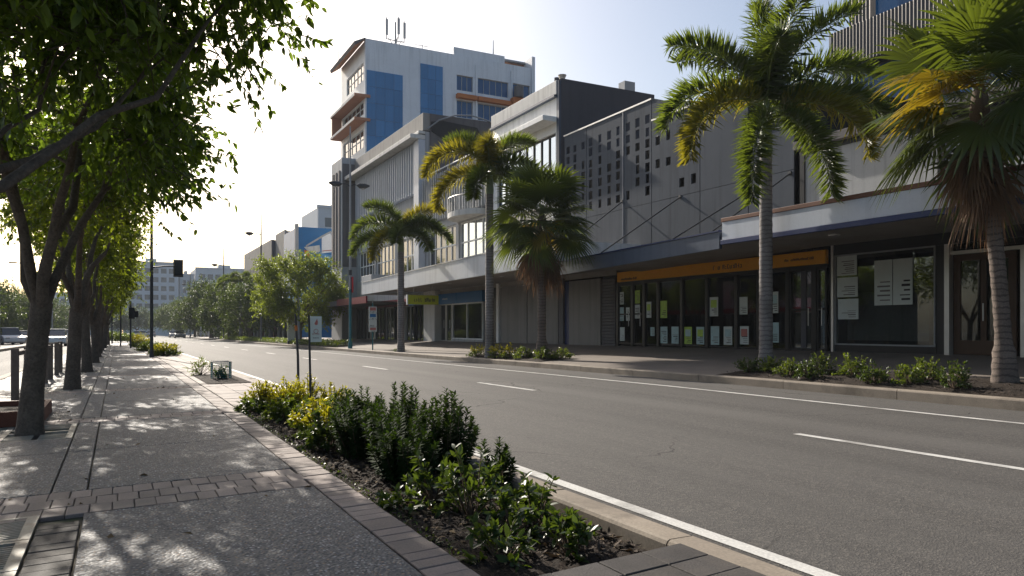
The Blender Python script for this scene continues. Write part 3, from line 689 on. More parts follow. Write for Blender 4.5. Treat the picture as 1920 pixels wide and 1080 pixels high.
# ---- shrubs
def spiky(label, x, y, h, w, n, seed, zf=nbed, group='dark green shrubs in the near bed', leafL=.066, mat='darks', name='upright_shrub', dens=80):
    rng = np.random.default_rng(seed); z0 = zf(x, y-K*x) if zf is nbed else zf(x, y); root = thing(name, label, 'shrub', (x, y, z0), group)
    st = MB(); gs = []
    for k in range(n):
        a = rng.uniform(0, 6.28); rr = rng.uniform(0, 1)**.5; hh = h*rng.uniform(.62, 1.08)*(1-.25*rr)
        b = np.array([x+math.cos(a)*rr*w*.35, y+math.sin(a)*rr*w*.35, z0-.03]); t = np.array([x+math.cos(a)*rr*w, y+math.sin(a)*rr*w, z0+hh])
        c = b*.5+t*.5+np.array([math.cos(a), math.sin(a), 0])*w*.12*rr; P = np.array(bez(b, c, t, 8))
        st.tube([tuple(p) for p in P], [.007*(1-.7*i/8) for i in range(9)], 4, cap=False)
        m = dens; s = np.linspace(.16, 1, m); i0 = np.minimum((s*8).astype(int), 7); f = (s*8-i0)[:, None]; pos = P[i0]*(1-f)+P[i0+1]*f; tt = nrm(P[i0+1]-P[i0])
        ph = np.arange(m)*2.4+rng.normal(size=m)*.3; A = nrm(np.cross(tt, np.array([1., .2, 0]))); B = np.cross(tt, A)
        out = A*np.cos(ph)[:, None]+B*np.sin(ph)[:, None]; d = out+tt*(.12+.75*s[:, None]**3)
        Ls = leafL*rng.uniform(.75, 1.2, m)*(1-.35*s**4)
        gs.append(leafgeo(pos, d, tt+rng.normal(size=(m, 3))*.15, Ls, Ls*.46, rng.uniform(-.1, .2, m)))
    st.build('stems', M['stemw'], root); tag(nobj('foliage', npmesh('foliage', *join(gs)), LM[mat], root), kind='stuff')
    return root
def bushy(label, x, y, h, w, n, seed, zf, group, L=.045, mat='hedge', topmat=None, name='leafy_shrub', nl=26, wid=.5, cat='shrub', droop=.1, spread=1.0):
    rng = np.random.default_rng(seed); z0 = zf(x, y-K*x) if zf is nbed else zf(x, y); root = thing(name, label, cat, (x, y, z0), group)
    st = MB(); g1, g2 = [], []
    for k in range(n):
        a = rng.uniform(0, 6.28); el = math.acos(rng.uniform(.05, 1)*spread if spread < 1 else rng.uniform(.05, 1)); R = rng.uniform(.6, 1.05)
        d = np.array([math.cos(a)*math.sin(el)*w, math.sin(a)*math.sin(el)*w, math.cos(el)*h])*R; b = np.array([x, y, z0-.02])+np.array([math.cos(a), math.sin(a), 0])*w*.15*rng.random()
        e = np.array([x, y, z0])+d; c = b*.5+e*.5+np.array([0, 0, h*.1]); P = np.array(bez(b, c, e, 6))
        st.tube([tuple(p) for p in P], [.005*(1-.7*i/6)+.001 for i in range(7)], 3, cap=False)
        s = rng.uniform(.35, 1.03, nl)**.7; s = np.minimum(s, 1); i0 = np.minimum((s*6).astype(int), 5); f = (s*6-i0)[:, None]; pos = P[i0]*(1-f)+P[i0+1]*f
        ld = nrm(rng.normal(size=(nl, 3)))+nrm(P[-1]-P[-3])*.7+np.array([0, 0, .15-droop]); Ls = L*rng.uniform(.6, 1.25, nl)
        up = np.array([0, 0, 1.])+rng.normal(size=(nl, 3))*.5
        hi = (topmat is not None) & (s > .55) & (pos[:, 2] > z0+h*.38)
        for m, g in ((~hi, g1), (hi, g2)) if topmat else ((np.ones(nl, bool), g1),):
            if m.any(): g.append(leafgeo(pos[m], ld[m], up[m], Ls[m], Ls[m]*wid, rng.uniform(-.05, .3, m.sum()), fine=True))
    st.build('stems', M['stemw'], root)
    tag(nobj('foliage', npmesh('foliage', *join(g1)), LM[mat], root), kind='stuff')
    if g2: tag(nobj('new_growth', npmesh('new_growth', *join(g2)), LM[topmat], root), kind='stuff')
    return root
# near bed, from the far end towards the camera
NB = 'shrubs in the near kerb bed'
for i, (l, x, y, h, w) in enumerate([('yellow leaved shrub at the far left end of the near bed', 1.72, 10.4, .42, .3), ('yellow leaved shrub left of the bare stakes', 1.95, 10.0, .46, .34),
        ('yellow leaved shrub behind the thin bare stake', 2.3, 10.6, .5, .34), ('yellow leaved shrub behind the small white sign post', 2.42, 9.5, .46, .32)]):
    bushy(l, x, y, h, w, 120, 100+i, nbed, NB, .042, 'hedge', 'gold')
for i, (l, x, y, h, w, mt) in enumerate([('low green shrub in front of the yellow shrubs', 1.78, 9.1, .36, .32, 'hedge'), ('low green shrub at the foot of the small sign post', 1.95, 8.35, .4, .34, 'hedge'), ('green shrub with pale tips between the low shrubs and the dark upright ones', 1.78, 7.5, .42, .34, 'hedge'),
        ('green shrub on the kerb side left of the dark upright shrubs', 2.25, 7.9, .45, .3, 'weed'), ('small leafy shrub beside the brick border under the dark shrubs', 1.68, 6.75, .36, .28, 'weed')]):
    bushy(l, x, y, h, w, 85, 120+i, nbed, NB, .048, mt, 'gold' if i == 2 else None)
for i, (l, x, y, h, w, n) in enumerate([('dark upright shrub farthest left of the dark clump', 2.12, 7.25, .68, .3, 26), ('tall dark upright shrub in the middle of the clump, kerb side', 2.3, 6.6, .72, .3, 28), ('dark upright shrub at the brick side of the clump', 1.86, 6.25, .6, .3, 26),
        ('dark upright shrub in the front middle of the clump', 2.0, 5.65, .62, .3, 28), ('tall dark upright shrub at the right end of the clump', 2.33, 5.55, .74, .27, 26), ('dark upright shrub low at the front of the clump', 1.86, 5.2, .46, .26, 22), ('small dark three spiked shrub by the kerb right of the clump', 2.36, 4.75, .46, .14, 7)]):
    spiky(l, x, y, h*.9, w*1.08, int(n*1.35), 140+i)
for i, (l, x, y, h, w, n) in enumerate([('leafy weed with tall stem at the front left of the dark clump', 1.78, 4.5, .4, .2, 26), ('leafy weed in the middle of the mulch', 1.85, 4.05, .42, .26, 34), ('bushy weed with yellowing leaves near the kerb', 2.14, 4.15, .38, .22, 30),
        ('fresh green weed nearest the camera', 1.9, 3.62, .36, .17, 24), ('weed with long stems beside the bare mulch', 2.12, 3.75, .33, .18, 20), ('low creeping weed along the brick border', 1.55, 4.3, .14, .2, 22), ('low dark weed at the near corner of the bed by the pavers', 1.62, 3.2, .2, .2, 26), ('low weed between the pavers and the kerb mulch', 2.0, 3.2, .24, .2, 26)]):
    bushy(l, x, y, h, w, int(n*.7), 160+i, nbed, 'weeds in the near bed', .062, 'weed', name='weed', nl=15, wid=.42, cat='plant', spread=.98)
bushy('small tuft of weed spilling over the brick border at the bed end', 1.46, 9.95, .2, .2, 22, 171, nbed, None, .06, 'weed', name='weed', nl=12, cat='plant')
bushy('pale bare stemmed plant in the small bed behind the wire basket', 1.68, 18.4, .42, .3, 26, 172, lambda x, y: .03+G(y), None, .15, 'hedge', name='strappy_plant', nl=7, wid=.13, cat='plant')
bushy('green climber growing inside the wire basket', 1.88, 16.4, .3, .15, 30, 173, lambda x, y: .03+G(y), None, .05, 'weed', name='climber', nl=14, cat='plant')
# right beds
RB = 'low shrubs under the palms at the right'
rl = ['low shrub left of the tall foxtail palm trunk', 'low shrub touching the left of the foxtail trunk', 'low shrub just right of the foxtail trunk', 'second low shrub right of the foxtail trunk, at the kerb', 'taller low shrub behind, right of the foxtail trunk',
      'low shrub in the middle of the right bed', 'low shrub at the kerb in the middle of the right bed', 'third low shrub left of the leaning fan palm', 'second low shrub left of the leaning fan palm', 'low shrub nearest the leaning fan palm trunk']
for i, (l, (x, y), h) in enumerate(zip(rl, [(12.2, 12.2), (12.35, 11.7), (12.1, 11.0), (11.95, 10.35), (12.55, 10.55), (12.5, 9.8), (11.95, 8.95), (12.1, 8.35), (12.7, 8.45), (12.0, 7.5)], [.34, .4, .42, .42, .5, .5, .4, .44, .46, .46])):
    bushy(l, x, y, h, .34, 55, 180+i, lambda a, b: RZ(a, b)+.04, RB, .05, 'hedge' if i % 3 else 'weed', nl=20)
ml = ['yellow green low shrub left of the slender foxtail palm', 'yellow green low shrub right of the slender foxtail palm', 'yellow green low shrub midway between the two palms', 'green low shrub left of the fan palm trunk', 'green low shrub at the foot of the fan palm', 'small green shrub right of the fan palm']
for i, (l, (x, y), h) in enumerate(zip(ml, [(11.95, 25.6), (11.98, 23.9), (12.0, 23.1), (12.05, 22.2), (12.25, 21.2), (12.7, 20.9)], [.48, .5, .5, .46, .42, .36])):
    bushy(l, x, y, h, .46, 60, 200+i, lambda a, b: RZ(a, b)+.03, 'low shrubs between the middle palms', .06, 'hedge', 'gold' if i < 3 else None, nl=18)
bushy('thin grass tuft at the foot of the short foxtail palm', 11.95, 34.6, .14, .35, 40, 210, lambda a, b: RZ(a, b), None, .1, 'weed', name='grass_tuft', nl=8, wid=.15, cat='grass')
# left path shrubs and hedge
for i, (l, x, y, h, w, tm) in enumerate([('yellow green round shrub beside the traffic signal pole', 1.75, 34.2, .62, .72, 'gold'), ('second round shrub behind the signal pole', 1.45, 43, .6, .7, None), ('third round shrub behind the signal pole, yellow tipped', 1.35, 54, .95, .8, 'gold'), ('fourth round shrub before the hedge', 1.3, 62, 1.0, .8, 'gold')]):
    bushy(l, x, y, h, w, 150, 220+i, lambda a, b: G(b), 'round shrubs along the footpath edge', .09, 'hedge', tm, nl=16, name='round_shrub')
def hedge(name, label, x0, x1, y0, y1, h, seed, zf, L=.12, n=5000, mat='hedge', kind=None, top=True):
    rng = np.random.default_rng(seed); p = np.stack([rng.uniform(x0, x1, n), rng.uniform(y0, y1, n), rng.uniform(.03, 1, n)**.6*h], 1)
    bumpy = .75+.25*np.sin(p[:, 0]*2.1+p[:, 1]*1.7)*np.sin(p[:, 1]*.9); p[:, 2] *= bumpy; p[:, 2] += np.array([zf(a, b) for a, b in p[:, :2]])
    d = nrm(rng.normal(size=(n, 3)))+np.array([0, 0, .4]); g = leafgeo(p, d, np.array([0, 0, 1.])+rng.normal(size=(n, 3))*.5, L*rng.uniform(.6, 1.2, n), L*.5, .1)
    o = nobj(name, npmesh(name, *g), LM[mat]); return tag(o, label, 'hedge' if not kind else None, None, kind)
hedge('hedge', 'clipped green hedge closing the end of the tree lined footpath', -1.4, 1.4, 79, 82, 1.15, 230, lambda a, b: G(b), .14, 6000)
hedge('ground_cover', 'low green ground cover along the far kerb bed', 11.7, 12.9, 46, 104, .42, 231, RZ, .13, 16000, 'hedge', 'stuff')
hedge('hedge', 'low hedge block under the dark far tree', 12.2, 14.6, 96, 118, 1.3, 232, RZ, .22, 6000, 'far')
# bark chips, litter, moss line
rng = np.random.default_rng(9)
def scatter(name, n, xr, yr, zf, L, W, mat, parent, flat=.25, pw=1):
    p = np.stack([xr[0]+(xr[1]-xr[0])*rng.random(n)**pw, rng.uniform(*yr, n), np.zeros(n)], 1); p[:, 2] = [zf(a, b) for a, b in p[:, :2]]
    d = rng.normal(size=(n, 3))*np.array([1, 1, flat]); Ls = L*rng.uniform(.4, 1.5, n)
    return tag(nobj(name, npmesh(name, *leafgeo(p, d, np.array([0, 0, 1.])+rng.normal(size=(n, 3))*.4, Ls, W*rng.uniform(.6, 1.4, n), rng.uniform(-.1, .25, n))), mat, parent), kind='stuff')
scatter('bark_chips', 7000, (1.42, 2.42), (3.1, 10.4), lambda a, b: nbed(a, b)+.014, .055, .018, LM['chip'], bed, .3, .8)
scatter('dry_leaves', 800, (1.42, 2.4), (3.1, 10.4), lambda a, b: nbed(a, b)+.016, .05, .024, LM['litter'], bed, .3)
scatter('dry_leaves', 110, (-2.0, 1.3), (3, 24), lambda a, b: G(b)+.006, .05, .024, LM['litter'], foot, .08)
scatter('moss', 900, (1.37, 1.47), (3.1, 10.2), lambda a, b: nbed(a, b)+.015, .02, .012, LM['weed'], bed, .8)
scatter('bark_chips', 1500, (11.7, 13.4), (5.5, 12.6), lambda a, b: RZ(a, b)+.06, .06, .018, LM['chip'], bedR, .3)
# ------------------------------------------------------------------ buildings on the right
XF, XA = 17.4, 13.6
rs = random.Random(12)
def glyphs(parent, axis, pos, a0, a1, z0, h, n, mat, dirn=1, seed=1):
    """one line of small blurred-looking lettering as raised strokes"""
    r = random.Random(seed); mb = MB(); w = (a1-a0)/n
    def bx(b0, b1, c0, c1):
        if axis == 'x': mb.box(pos-.006, pos, b0, b1, c0, c1)
        else: mb.box(b0, b1, pos-.006, pos, c0, c1)
    for i in range(n):
        if r.random() < .08: continue
        x = a0+i*w; lw = w*.78; sw = lw*.28; hh = h*r.choice([1, 1, .75, .75])
        if r.random() < .8: bx(x, x+sw, z0, z0+hh)
        if r.random() < .7: bx(x+lw-sw, x+lw, z0, z0+hh*r.choice([1, .8]))
        for q in r.sample([0, .42, .82], r.choice([1, 2, 2])): bx(x+sw, x+lw-sw, z0+hh*q, z0+hh*min(1, q+.18))
    return tag(mb.build('lettering', mat, parent), kind='stuff')
def poster(parent, y0, y1, z0, z1, mat, style=0, X=17.53, seed=0):
    if y0 > y1: y0, y1 = y1, y0
    r = random.Random(seed); p = MB().box(X, X+.006, y0, y1, z0, z1).build('poster', M[mat], parent); mb = MB(); w = y1-y0; h = z1-z0
    for k in range(r.randint(4, 8)):
        c = z0+h*(.1+.8*k/8); l = w*r.uniform(.3, .75); mb.box(X-.004, X-.001, y0+w*.12, y0+w*.12+l, c, c+h*r.uniform(.02, .05))
    mb.build('print', M['ink' if style else 'greywall'], p)
    if style == 2: MB().box(X-.005, X-.002, y0+w*.15, y1-w*.15, z0+h*.45, z0+h*.85).build('picture', M[r.choice(['paperl', 'paperr', 'paperb'])], p)
    return p

# ---- A: shop with white fascia at the right
A = thing('shop_building', 'low shop with white and navy awning fascia behind the leaning fan palm', 'building', (XF, 9, .4), 'shop buildings across the road')
box('body', M['darkwall'], A, 21.3, 34, 2.0, 15.38, -.3, 5.9)
box('side_wall', M['darkwall'], A, XF+.02, 21.3, 15.2, 15.38, .3, 5.95)
ub = MB().box(XF, XF+.18, 2.0, 15.2, 3.45, 5.98).build('upper_panel', M['palegrey'], A)
for y in (2.6, 6.9, 11.1, 15.2): box('batten', M['black'], A, XF-.05, XF+.02, y, y+.16, 3.8, 6.02)
box('shadow_gap_strip', M['black'], A, XF-.02, 21, 2.0, 15.4, 5.98, 6.12)  # solid black strip; the gap's shadow is put into its colour
box('parapet', M['greywall'], A, XF-.22, 21.3, 2.0, 15.46, 6.12, 6.36, bevel=.01)
aw = MB().box(XA+.08, XF, 1.0, 14.5, 3.3, 3.62).build('awning', M['soffit'], A)
box('fascia', M['fascia2'], aw, XA, XA+.08, 1.0, 14.5, 3.27, 3.72, bevel=.008)
box('timber_strip', M['timber'], aw, XA-.02, XA+.3, 1.0, 14.52, 3.722, 3.82, bevel=.008)
box('navy_edge', M['navy'], aw, XA-.03, XA+.1, 1.0, 14.53, 3.15, 3.268, bevel=.008)
for y in (3.0, 6.2, 9.4, 12.6): MB().tube([(15.4, y, 3.3), (15.4, y, 3.27)], [.14, .13], 14).build('downlight', M['lamp'], aw)
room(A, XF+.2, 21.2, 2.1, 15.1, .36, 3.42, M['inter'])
MB().box(XF, XF+.16, 2.0, 14.3, 3.02, 3.44).build('bulkhead', M['black'], A)
for y0, y1 in ((11.35, 14.22), (2.2, 9.3)):
    window(A, 'x', XF, y0, y1, .58, 3.02, 1 if y0 > 10 else 3, 1, M['polel'], M['glass'], .035, .1, 'shop_window')
    box('plinth', M['black'], A, XF+.02, XF+.14, y0-.02, y1+.02, .3, .578)
box('end_post', M['alum'], A, XF-.03, XF+.1, 14.235, 14.31, .3, 3.3)
box('mullion', M['alum'], A, XF-.04, XF+.12, 10.98, 11.1, .3, 3.02)
box('jamb', M['black'], A, XF+.03, XF+.13, 11.1, 11.35, .3, 3.02)
dr = MB(); wall(dr, 'x', XF+.1, XF+.16, 9.55, 10.96, .42, 2.75, [(9.72, 10.2, .75, 2.6), (10.33, 10.8, .75, 2.6)]); dr = dr.build('door', M['doorw'], A)
for y in (9.72, 10.33): box('pane', M['glass'], dr, XF+.12, XF+.13, y, y+.48, .75, 2.6)
MB().tube([(XF+.06, 10.25, 1.2), (XF+.06, 10.25, 1.6)], .015, 6).build('handle', M['alum'], dr)
box('transom', M['alum'], A, XF, XF+.1, 9.3, 10.98, 2.76, 2.84); box('door_jamb', M['alum'], A, XF, XF+.1, 9.3, 9.42, .36, 2.76)
box('transom_pane', M['glass'], A, XF+.05, XF+.06, 9.42, 10.98, 2.84, 3.02)
for i, (y0, y1, z0, z1) in enumerate([(13.54, 14.16, 2.45, 2.98), (13.51, 14.16, 1.87, 2.4), (13.49, 14.13, 1.27, 1.82), (12.5, 13.01, 1.62, 2.78), (11.95, 12.48, 1.62, 2.78)]): poster(A, y0, y1, z0, z1, 'paper', i == 4, XF+.03, i)
box('display_board', M['greywall'], A, XF+.5, XF+.55, 11.8, 14.2, .7, 2.0)
box('curtain', M['doorw'], A, XF+.45, XF+.5, 11.35, 11.8, .4, 2.9)

# ---- corrugated tower behind A
T2 = thing('office_block', 'dark corrugated office block rising behind the right hand shop', 'building', (24, 12, 0))
box('core', M['darkwall'], T2, 24.6, 44, -2, 19.3, -.4, 30)
def corr(name, x, y0, y1, z0, z1, mat, par, pitch=.14, d=.035):
    vs, qs = [], []; n = int((y1-y0)/pitch*2)
    for i in range(n+1):
        y = y0+(y1-y0)*i/n; xx = x+(d if i % 2 else 0); vs += [(xx, y, z0), (xx, y, z1)]
        if i < n: vs += [(xx, y+(y1-y0)/n*.6, z0), (xx, y+(y1-y0)/n*.6, z1)]
    m = len(vs)//2; qs = [(2*i+2, 2*i, 2*i+1, 2*i+3) for i in range(m-1)]
    return nobj(name, npmesh(name, np.array(vs), qs), mat, par)
cm = surf('corrugated_bronze', (.11, .1, .095), .5, .1, .5, 20, .04, .04, .004, metal=.35, streak=.2)
for k, z in enumerate((10.75, 14.3, 17.9, 21.5)):
    corr('spandrel', 24, -2, 19.75, z, z+1.45, cm, T2); box('spandrel_lip', M['black'], T2, 24.08, 24.6, -2, 19.72, z-.06, z-.002)
    box('spandrel_end', M['palegrey'], T2, 24.0, 24.6, 19.76, 19.86, z-.06, z+1.45)
    for j in range(7):
        y = 19.2-j*2.6; corr('pier', 24.3, y-.9, y, z+1.46, z+3.5, cm, T2, .14, .03); box('window', M['bglass'], T2, 24.52, 24.58, y-2.55, y-.95, z+1.5, z+3.45)
for y in (19.3, 14.1, 8.9, 3.7):
    box('column', M['palegrey'], T2, 24.1, 24.55, y, y+.4, -.3, 10.68)
box('lower_glass', M['bglass'], T2, 24.56, 24.59, -1.9, 19.2, 6.2, 10.6)

# ---- B: perforated screen building
B = thing('shop_building', 'shop with perforated grey metal screen above a slate blue awning and yellow sign', 'building', (XF, 22, .4), 'shop buildings across the road')
box('body', M['dark'], B, 21.7, 34, 15.48, 28.6, -.3, 8.3)
box('backing_wall', M['black'], B, XF+.42, 21.7, 15.5, 28.6, 3.5, 8.3)
seams = [15.6, 17.4, 19.6, 22.2, 23.95, 26.55, 28.3]
for i, (y0, y1) in enumerate(zip(seams, seams[1:])):
    top = 9.42 if y0 > 22 else (8.62 if y0 > 17 else 6.95)
    holes = []
    if y0 >= 19:
        nc = int((y1-y0)/.56); sp = (y1-y0)/nc
        for c in range(nc):
            yy = y0+sp*(c+.5)+rs.uniform(-.05, .05)
            for rz in range(8):
                if rs.random() < (.12 if y0 > 21 else .55): continue
                zz = 5.95+rz*.44+rs.uniform(-.03, .03); hw = rs.choice([.12, .13, .1])
                if zz+.4 < top-.15: holes.append((yy-hw, yy+hw, zz, zz+rs.choice([.32, .34, .3])))
    g = .018
    ho = []
    for h in holes:      # holes of different columns share row lines only by chance: cut each column strip alone
        ho.append(h)
    mb = MB(); cols = sorted({y0+g, y1-g, *[(a[1]+b[0])/2 for a, b in zip(sorted(ho), sorted(ho)[1:]) if b[0]-a[1] > .1]})
    for c0, c1 in zip(cols, cols[1:]): wall(mb, 'x', XF, XF+.05, c0, c1, 5.65, top, [h for h in ho if c0 < (h[0]+h[1])/2 < c1])
    mb.build('panel', M['screen'], B)
    box('panel', M['screen'], B, XF, XF+.05, y0+g, y1-g, 3.42, 5.635)
    box('panel_post', M['black'], B, XF+.052, XF+.12, y1-.05, y1+.05, 3.4, top)
    if y0 > 23 and y0 < 24: box('seam_rib', M['slate'], B, XF-.025, XF-.002, y0-.03, y0+.03, 3.42, 9.42)
box('capping', M['steel'], B, XF-.03, XF+.6, 22.2, 28.32, 9.42, 9.48); box('capping', M['steel'], B, XF-.03, XF+.6, 17.4, 22.18, 8.62, 8.68)  # cappings added to stop light getting in behind the screen holes
MB().prism([(19.62, 8.69), (22.18, 8.69), (22.18, 9.4)], 'x', XF+.002, XF+.048).build('panel', M['screen'], B)
fl = MB(); fl.add([(XF-.02, 15.6, 6.97), (XF-.02, 17.35, 6.97), (XF+.5, 17.35, 8.1), (XF+1.2, 17.3, 8.55), (XF+1.3, 15.7, 7.6)], [(0, 1, 2, 3, 4)]); fl.build('bent_flashing', M['steel'], B)
awB = MB().prism([(14.53, 3.3), (22.7, 3.14), (22.7, 3.28), (14.53, 3.46)], 'x', XA+.09, XF).build('awning', M['soffit'], B)
MB().prism([(14.6, 3.06), (22.72, 2.86), (22.72, 3.3), (14.6, 3.49)], 'x', XA, XA+.088).build('fascia', M['slate'], awB)
MB().prism([(14.6, 3.495), (22.72, 3.305), (22.72, 3.34), (14.6, 3.53)], 'x', XA-.03, XA+.2).build('flashing', M['navy'], awB)
for y, z in ((24.0, 5.95), (20.6, 5.6), (17.3, 5.3), (15.75, 5.55)):
    MB().tube([(XF, y, z), (XA+.2, y-.4, 3.45)], .024, 8).build('stay_rod', M['pole'], B)
    MB().tube([(XF-.05, y, z), (XF, y, z)], .07, 8).build('stay_plate', M['pole'], B)
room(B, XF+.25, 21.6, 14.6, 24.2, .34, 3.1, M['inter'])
yb = MB().box(XF-.08, XF+.05, 14.45, 24.25, 2.82, 3.2).build('sign_band', M['yellow'], B, .01)
glyphs(yb, 'x', XF-.081, 17.6, 18.9, 2.93, .14, 12, M['ink'], seed=5); glyphs(yb, 'x', XF-.081, 23.0, 24.0, 2.87, .09, 12, M['ink'], seed=6)
glyphs(yb, 'x', XF-.081, 14.85, 15.9, 2.97, .07, 14, M['ink'], seed=7)
box('header', M['black'], B, XF, XF+.12, 14.45, 24.4, 2.72, 2.818)
ed = [24.36, 23.39, 22.67, 21.85, 20.56, 19.3, 17.95, 17.01, 15.88, 14.91, 14.45]
for i, (a, b) in enumerate(zip(ed, ed[1:])):
    z0 = .38
    box('mullion', M['black'], B, XF-.03, XF+.12, a-.1, a+.03, z0-.1, 2.72)
    door = i in (0, 1, 8, 9)
    w = window(B, 'x', XF, b+.03, a-.1, z0+.02, 2.72, 1, 2 if door else 1, M['black'], M['glass'], .06 if door else .03, .08, 'door' if door else 'shop_window')
    if door: MB().tube([(XF-.05, b+.15, 1.1), (XF-.05, b+.15, 1.6)], .014, 6).build('handle', M['alum'], w)
pl = [(23.95, 24.24, 1.95, 2.43, 'paper', 1), (23.95, 24.3, 1.31, 1.84, 'paperb', 0), (23.9, 24.2, .53, 1.06, 'paper', 0), (23.57, 23.8, 1.31, 1.82, 'paper', 1), (22.93, 23.25, 1.96, 2.45, 'paperl', 0), (22.93, 23.25, 1.39, 1.91, 'paper', 1),
      (22.25, 22.53, 1.41, 2.0, 'paper', 2), (21.35, 21.72, 1.39, 2.01, 'paperl', 2), (21.33, 21.72, .48, 1.08, 'paperb', 1), (20.72, 21.1, .48, 1.08, 'paperb', 1), (20.03, 20.42, .48, 1.07, 'paperl', 2), (19.42, 19.8, .48, 1.07, 'paperb', 2),
      (18.76, 19.15, 1.42, 2.05, 'paper', 2), (18.71, 19.1, .48, 1.09, 'paperb', 0), (18.12, 18.5, .49, 1.08, 'paper', 2), (17.41, 17.78, .52, 1.09, 'paper', 2), (17.46, 17.8, 1.46, 2.01, 'paper', 1), (16.22, 16.53, 1.48, 2.12, 'paper', 2), (22.06, 22.29, .74, 1.06, 'paperb', 0), (16.2, 16.6, .6, 1.2, 'paperb', 1)]
for i, (a, b, c, d, m_, s_) in enumerate(pl): poster(B, a, b, c, d, m_, s_, XF+.02, 30+i)
# shutters left of the shop
def shutter(par, y0, y1, z0, z1, mat, n, X=XF, name='roller_shutter', d=.03):
    for k in range(n):
        a = z0+(z1-z0)*k/n; b = z0+(z1-z0)*(k+1)/n; mb = MB(); mb.prism([(X, a), (X-d, a+(b-a)*.25), (X-d, a+(b-a)*.75), (X, b-.006), (X+.03, b-.006), (X+.03, a)], 'y', y0, y1); mb.build('slat', mat, par)
shp = box('roller_shutter', M['black'], B, XF+.04, XF+.1, 24.45, 25.4, .2, 3.1); shutter(shp, 24.47, 25.38, .28, 3.0, M['greywall'], 22)
box('blank_panel', M['roller'], B, XF-.05, XF+.1, 25.45, 27.85, .22, 3.05, bevel=.01)
box('dark_reveal', M['navy'], B, XF-.01, XF+.1, 27.9, 28.25, .2, 3.05); box('tiled_pier', M['greywall'], B, XF-.1, XF+.1, 28.27, 28.62, .2, 3.2)
box('lintel', M['soffit'], B, XF, XF+.3, 24.4, 28.65, 3.12, 3.44)

# ---- C: white building with charcoal side wall
C_ = thing('shop_building', 'white rendered building with charcoal side wall and ribbon windows', 'building', (XF, 32, .3), 'shop buildings across the road')
hol = [(29.05, 34.9, 7.25, 9.78), (29.4, 34.8, 4.7, 6.6)]
mb = MB(); wall(mb, 'x', XF, XF+.3, 28.85, 35.4, 3.4, 11.35, hol); mb.build('front_wall', M['white'], C_)
window(C_, 'x', XF+.1, 29.05, 34.9, 7.25, 9.78, 8, 1, M['black'], M['mglass'], .07, .1); window(C_, 'x', XF+.1, 29.4, 34.8, 4.7, 6.6, 5, 1, M['alum'], M['dglass'], .06, .1)
box('parapet', M['offw'], C_, XF-.12, XF+.4, 28.8, 35.4, 11.42, 12.05, bevel=.02); box('gutter', M['slate'], C_, XF-.2, XF+.3, 28.86, 35.4, 11.32, 11.418)
box('ledge', M['white'], C_, XF-.75, XF-.001, 28.9, 35.4, 10.22, 10.45, bevel=.015)
box('side_wall', M['darkwall'], C_, XF+.03, 22.6, 28.62, 28.84, -.2, 12.1); box('pier', M['slate'], C_, XF-.08, XF+.02, 28.63, 28.84, 3.2, 12.0)
box('body', M['darkwall'], C_, XF+.45, 22.5, 28.86, 35.35, -.2, 11.4)
box('roof_vent', M['palegrey'], C_, 21.3, 21.9, 29.2, 29.7, 11.4, 12.75); MB().tube([(XF+.5, 29.3, 11.4), (XF+.5, 29.3, 12.35), (XF+.5, 29.3, 12.5)], [.13, .13, .2], 10).build('roof_cowl', M['steel'], C_)
MB().tube([(XF, 28.95, 12.05), (XF, 28.95, 12.2)], .12, 8).build('finial', M['greywall'], C_)
for y0, y1 in ((28.8, 31.6), (31.68, 34.5)):
    box('blank_panel', M['roller'], C_, XF-.04, XF+.2, y0, y1, .2, 3.1, bevel=.012)
box('white_post', M['white'], C_, XF-.12, XF+.1, 34.55, 34.8, .15, 3.3); box('dark_reveal', M['black'], C_, XF+.02, XF+.2, 34.82, 35.4, .15, 3.3)
box('lintel', M['soffit'], C_, XF-.01, XF+.3, 28.8, 35.4, 3.12, 3.398)

# ---- E: low grey building with fins and a rounded balcony
E_ = thing('shop_building', 'grey building with vertical fins and rounded balcony above the blue shop sign', 'building', (XF, 40, .25), 'shop buildings across the road')
mb = MB(); wall(mb, 'x', XF, XF+.3, 35.45, 45.1, 3.3, 10.35, [(35.9, 39.9, 4.75, 7.05), (40.3, 44.7, 4.75, 7.05), (36.0, 44.7, 7.9, 10.1)]); mb.build('front_wall', M['palegrey'], E_)
window(E_, 'x', XF+.12, 35.9, 39.9, 4.75, 7.05, 4, 2, M['white'], M['mglass'], .08, .1); window(E_, 'x', XF+.12, 40.3, 44.7, 4.75, 7.05, 5, 2, M['white'], M['dglass'], .08, .1); window(E_, 'x', XF+.2, 36.0, 44.7, 7.9, 10.1, 6, 1, M['alum'], M['dglass'], .05, .08)
for i in range(26): box('fin', M['palegrey'], E_, XF-.35, XF+.02, 35.7+i*.36, 35.78+i*.36, 7.5, 10.3)
box('body', M['greywall'], E_, XF+.4, 24.5, 35.5, 45.1, -.2, 10.3)
bal = MB(); n = 16
arcp = [(XF-1.15*math.sin(math.pi*k/n), 38.2-1.9*math.cos(math.pi*k/n)) for k in range(n+1)]
bal.prism(arcp, 'z', 7.12, 7.42); bal = bal.build('balcony', M['offw'], E_)
for k in range(n+1): MB().tube([(arcp[k][0]*.99+XF*.01, arcp[k][1], 7.42), (arcp[k][0]*.99+XF*.01, arcp[k][1], 8.2)], .02, 5).build('baluster', M['alum'], bal)
MB().tube([(p[0]*.99+XF*.01, p[1], 8.22) for p in arcp], .03, 6).build('handrail', M['alum'], bal)
MB().tube([(XF-.1, 35.5, 10.62), (XF-.1, 45.1, 10.62)], .04, 6).build('roof_rail', M['white'], E_)
for i in range(6): MB().tube([(XF-.1, 35.7+i*1.85, 10.3), (XF-.1, 35.7+i*1.85, 10.62)], .025, 5).build('rail_post', M['white'], E_)
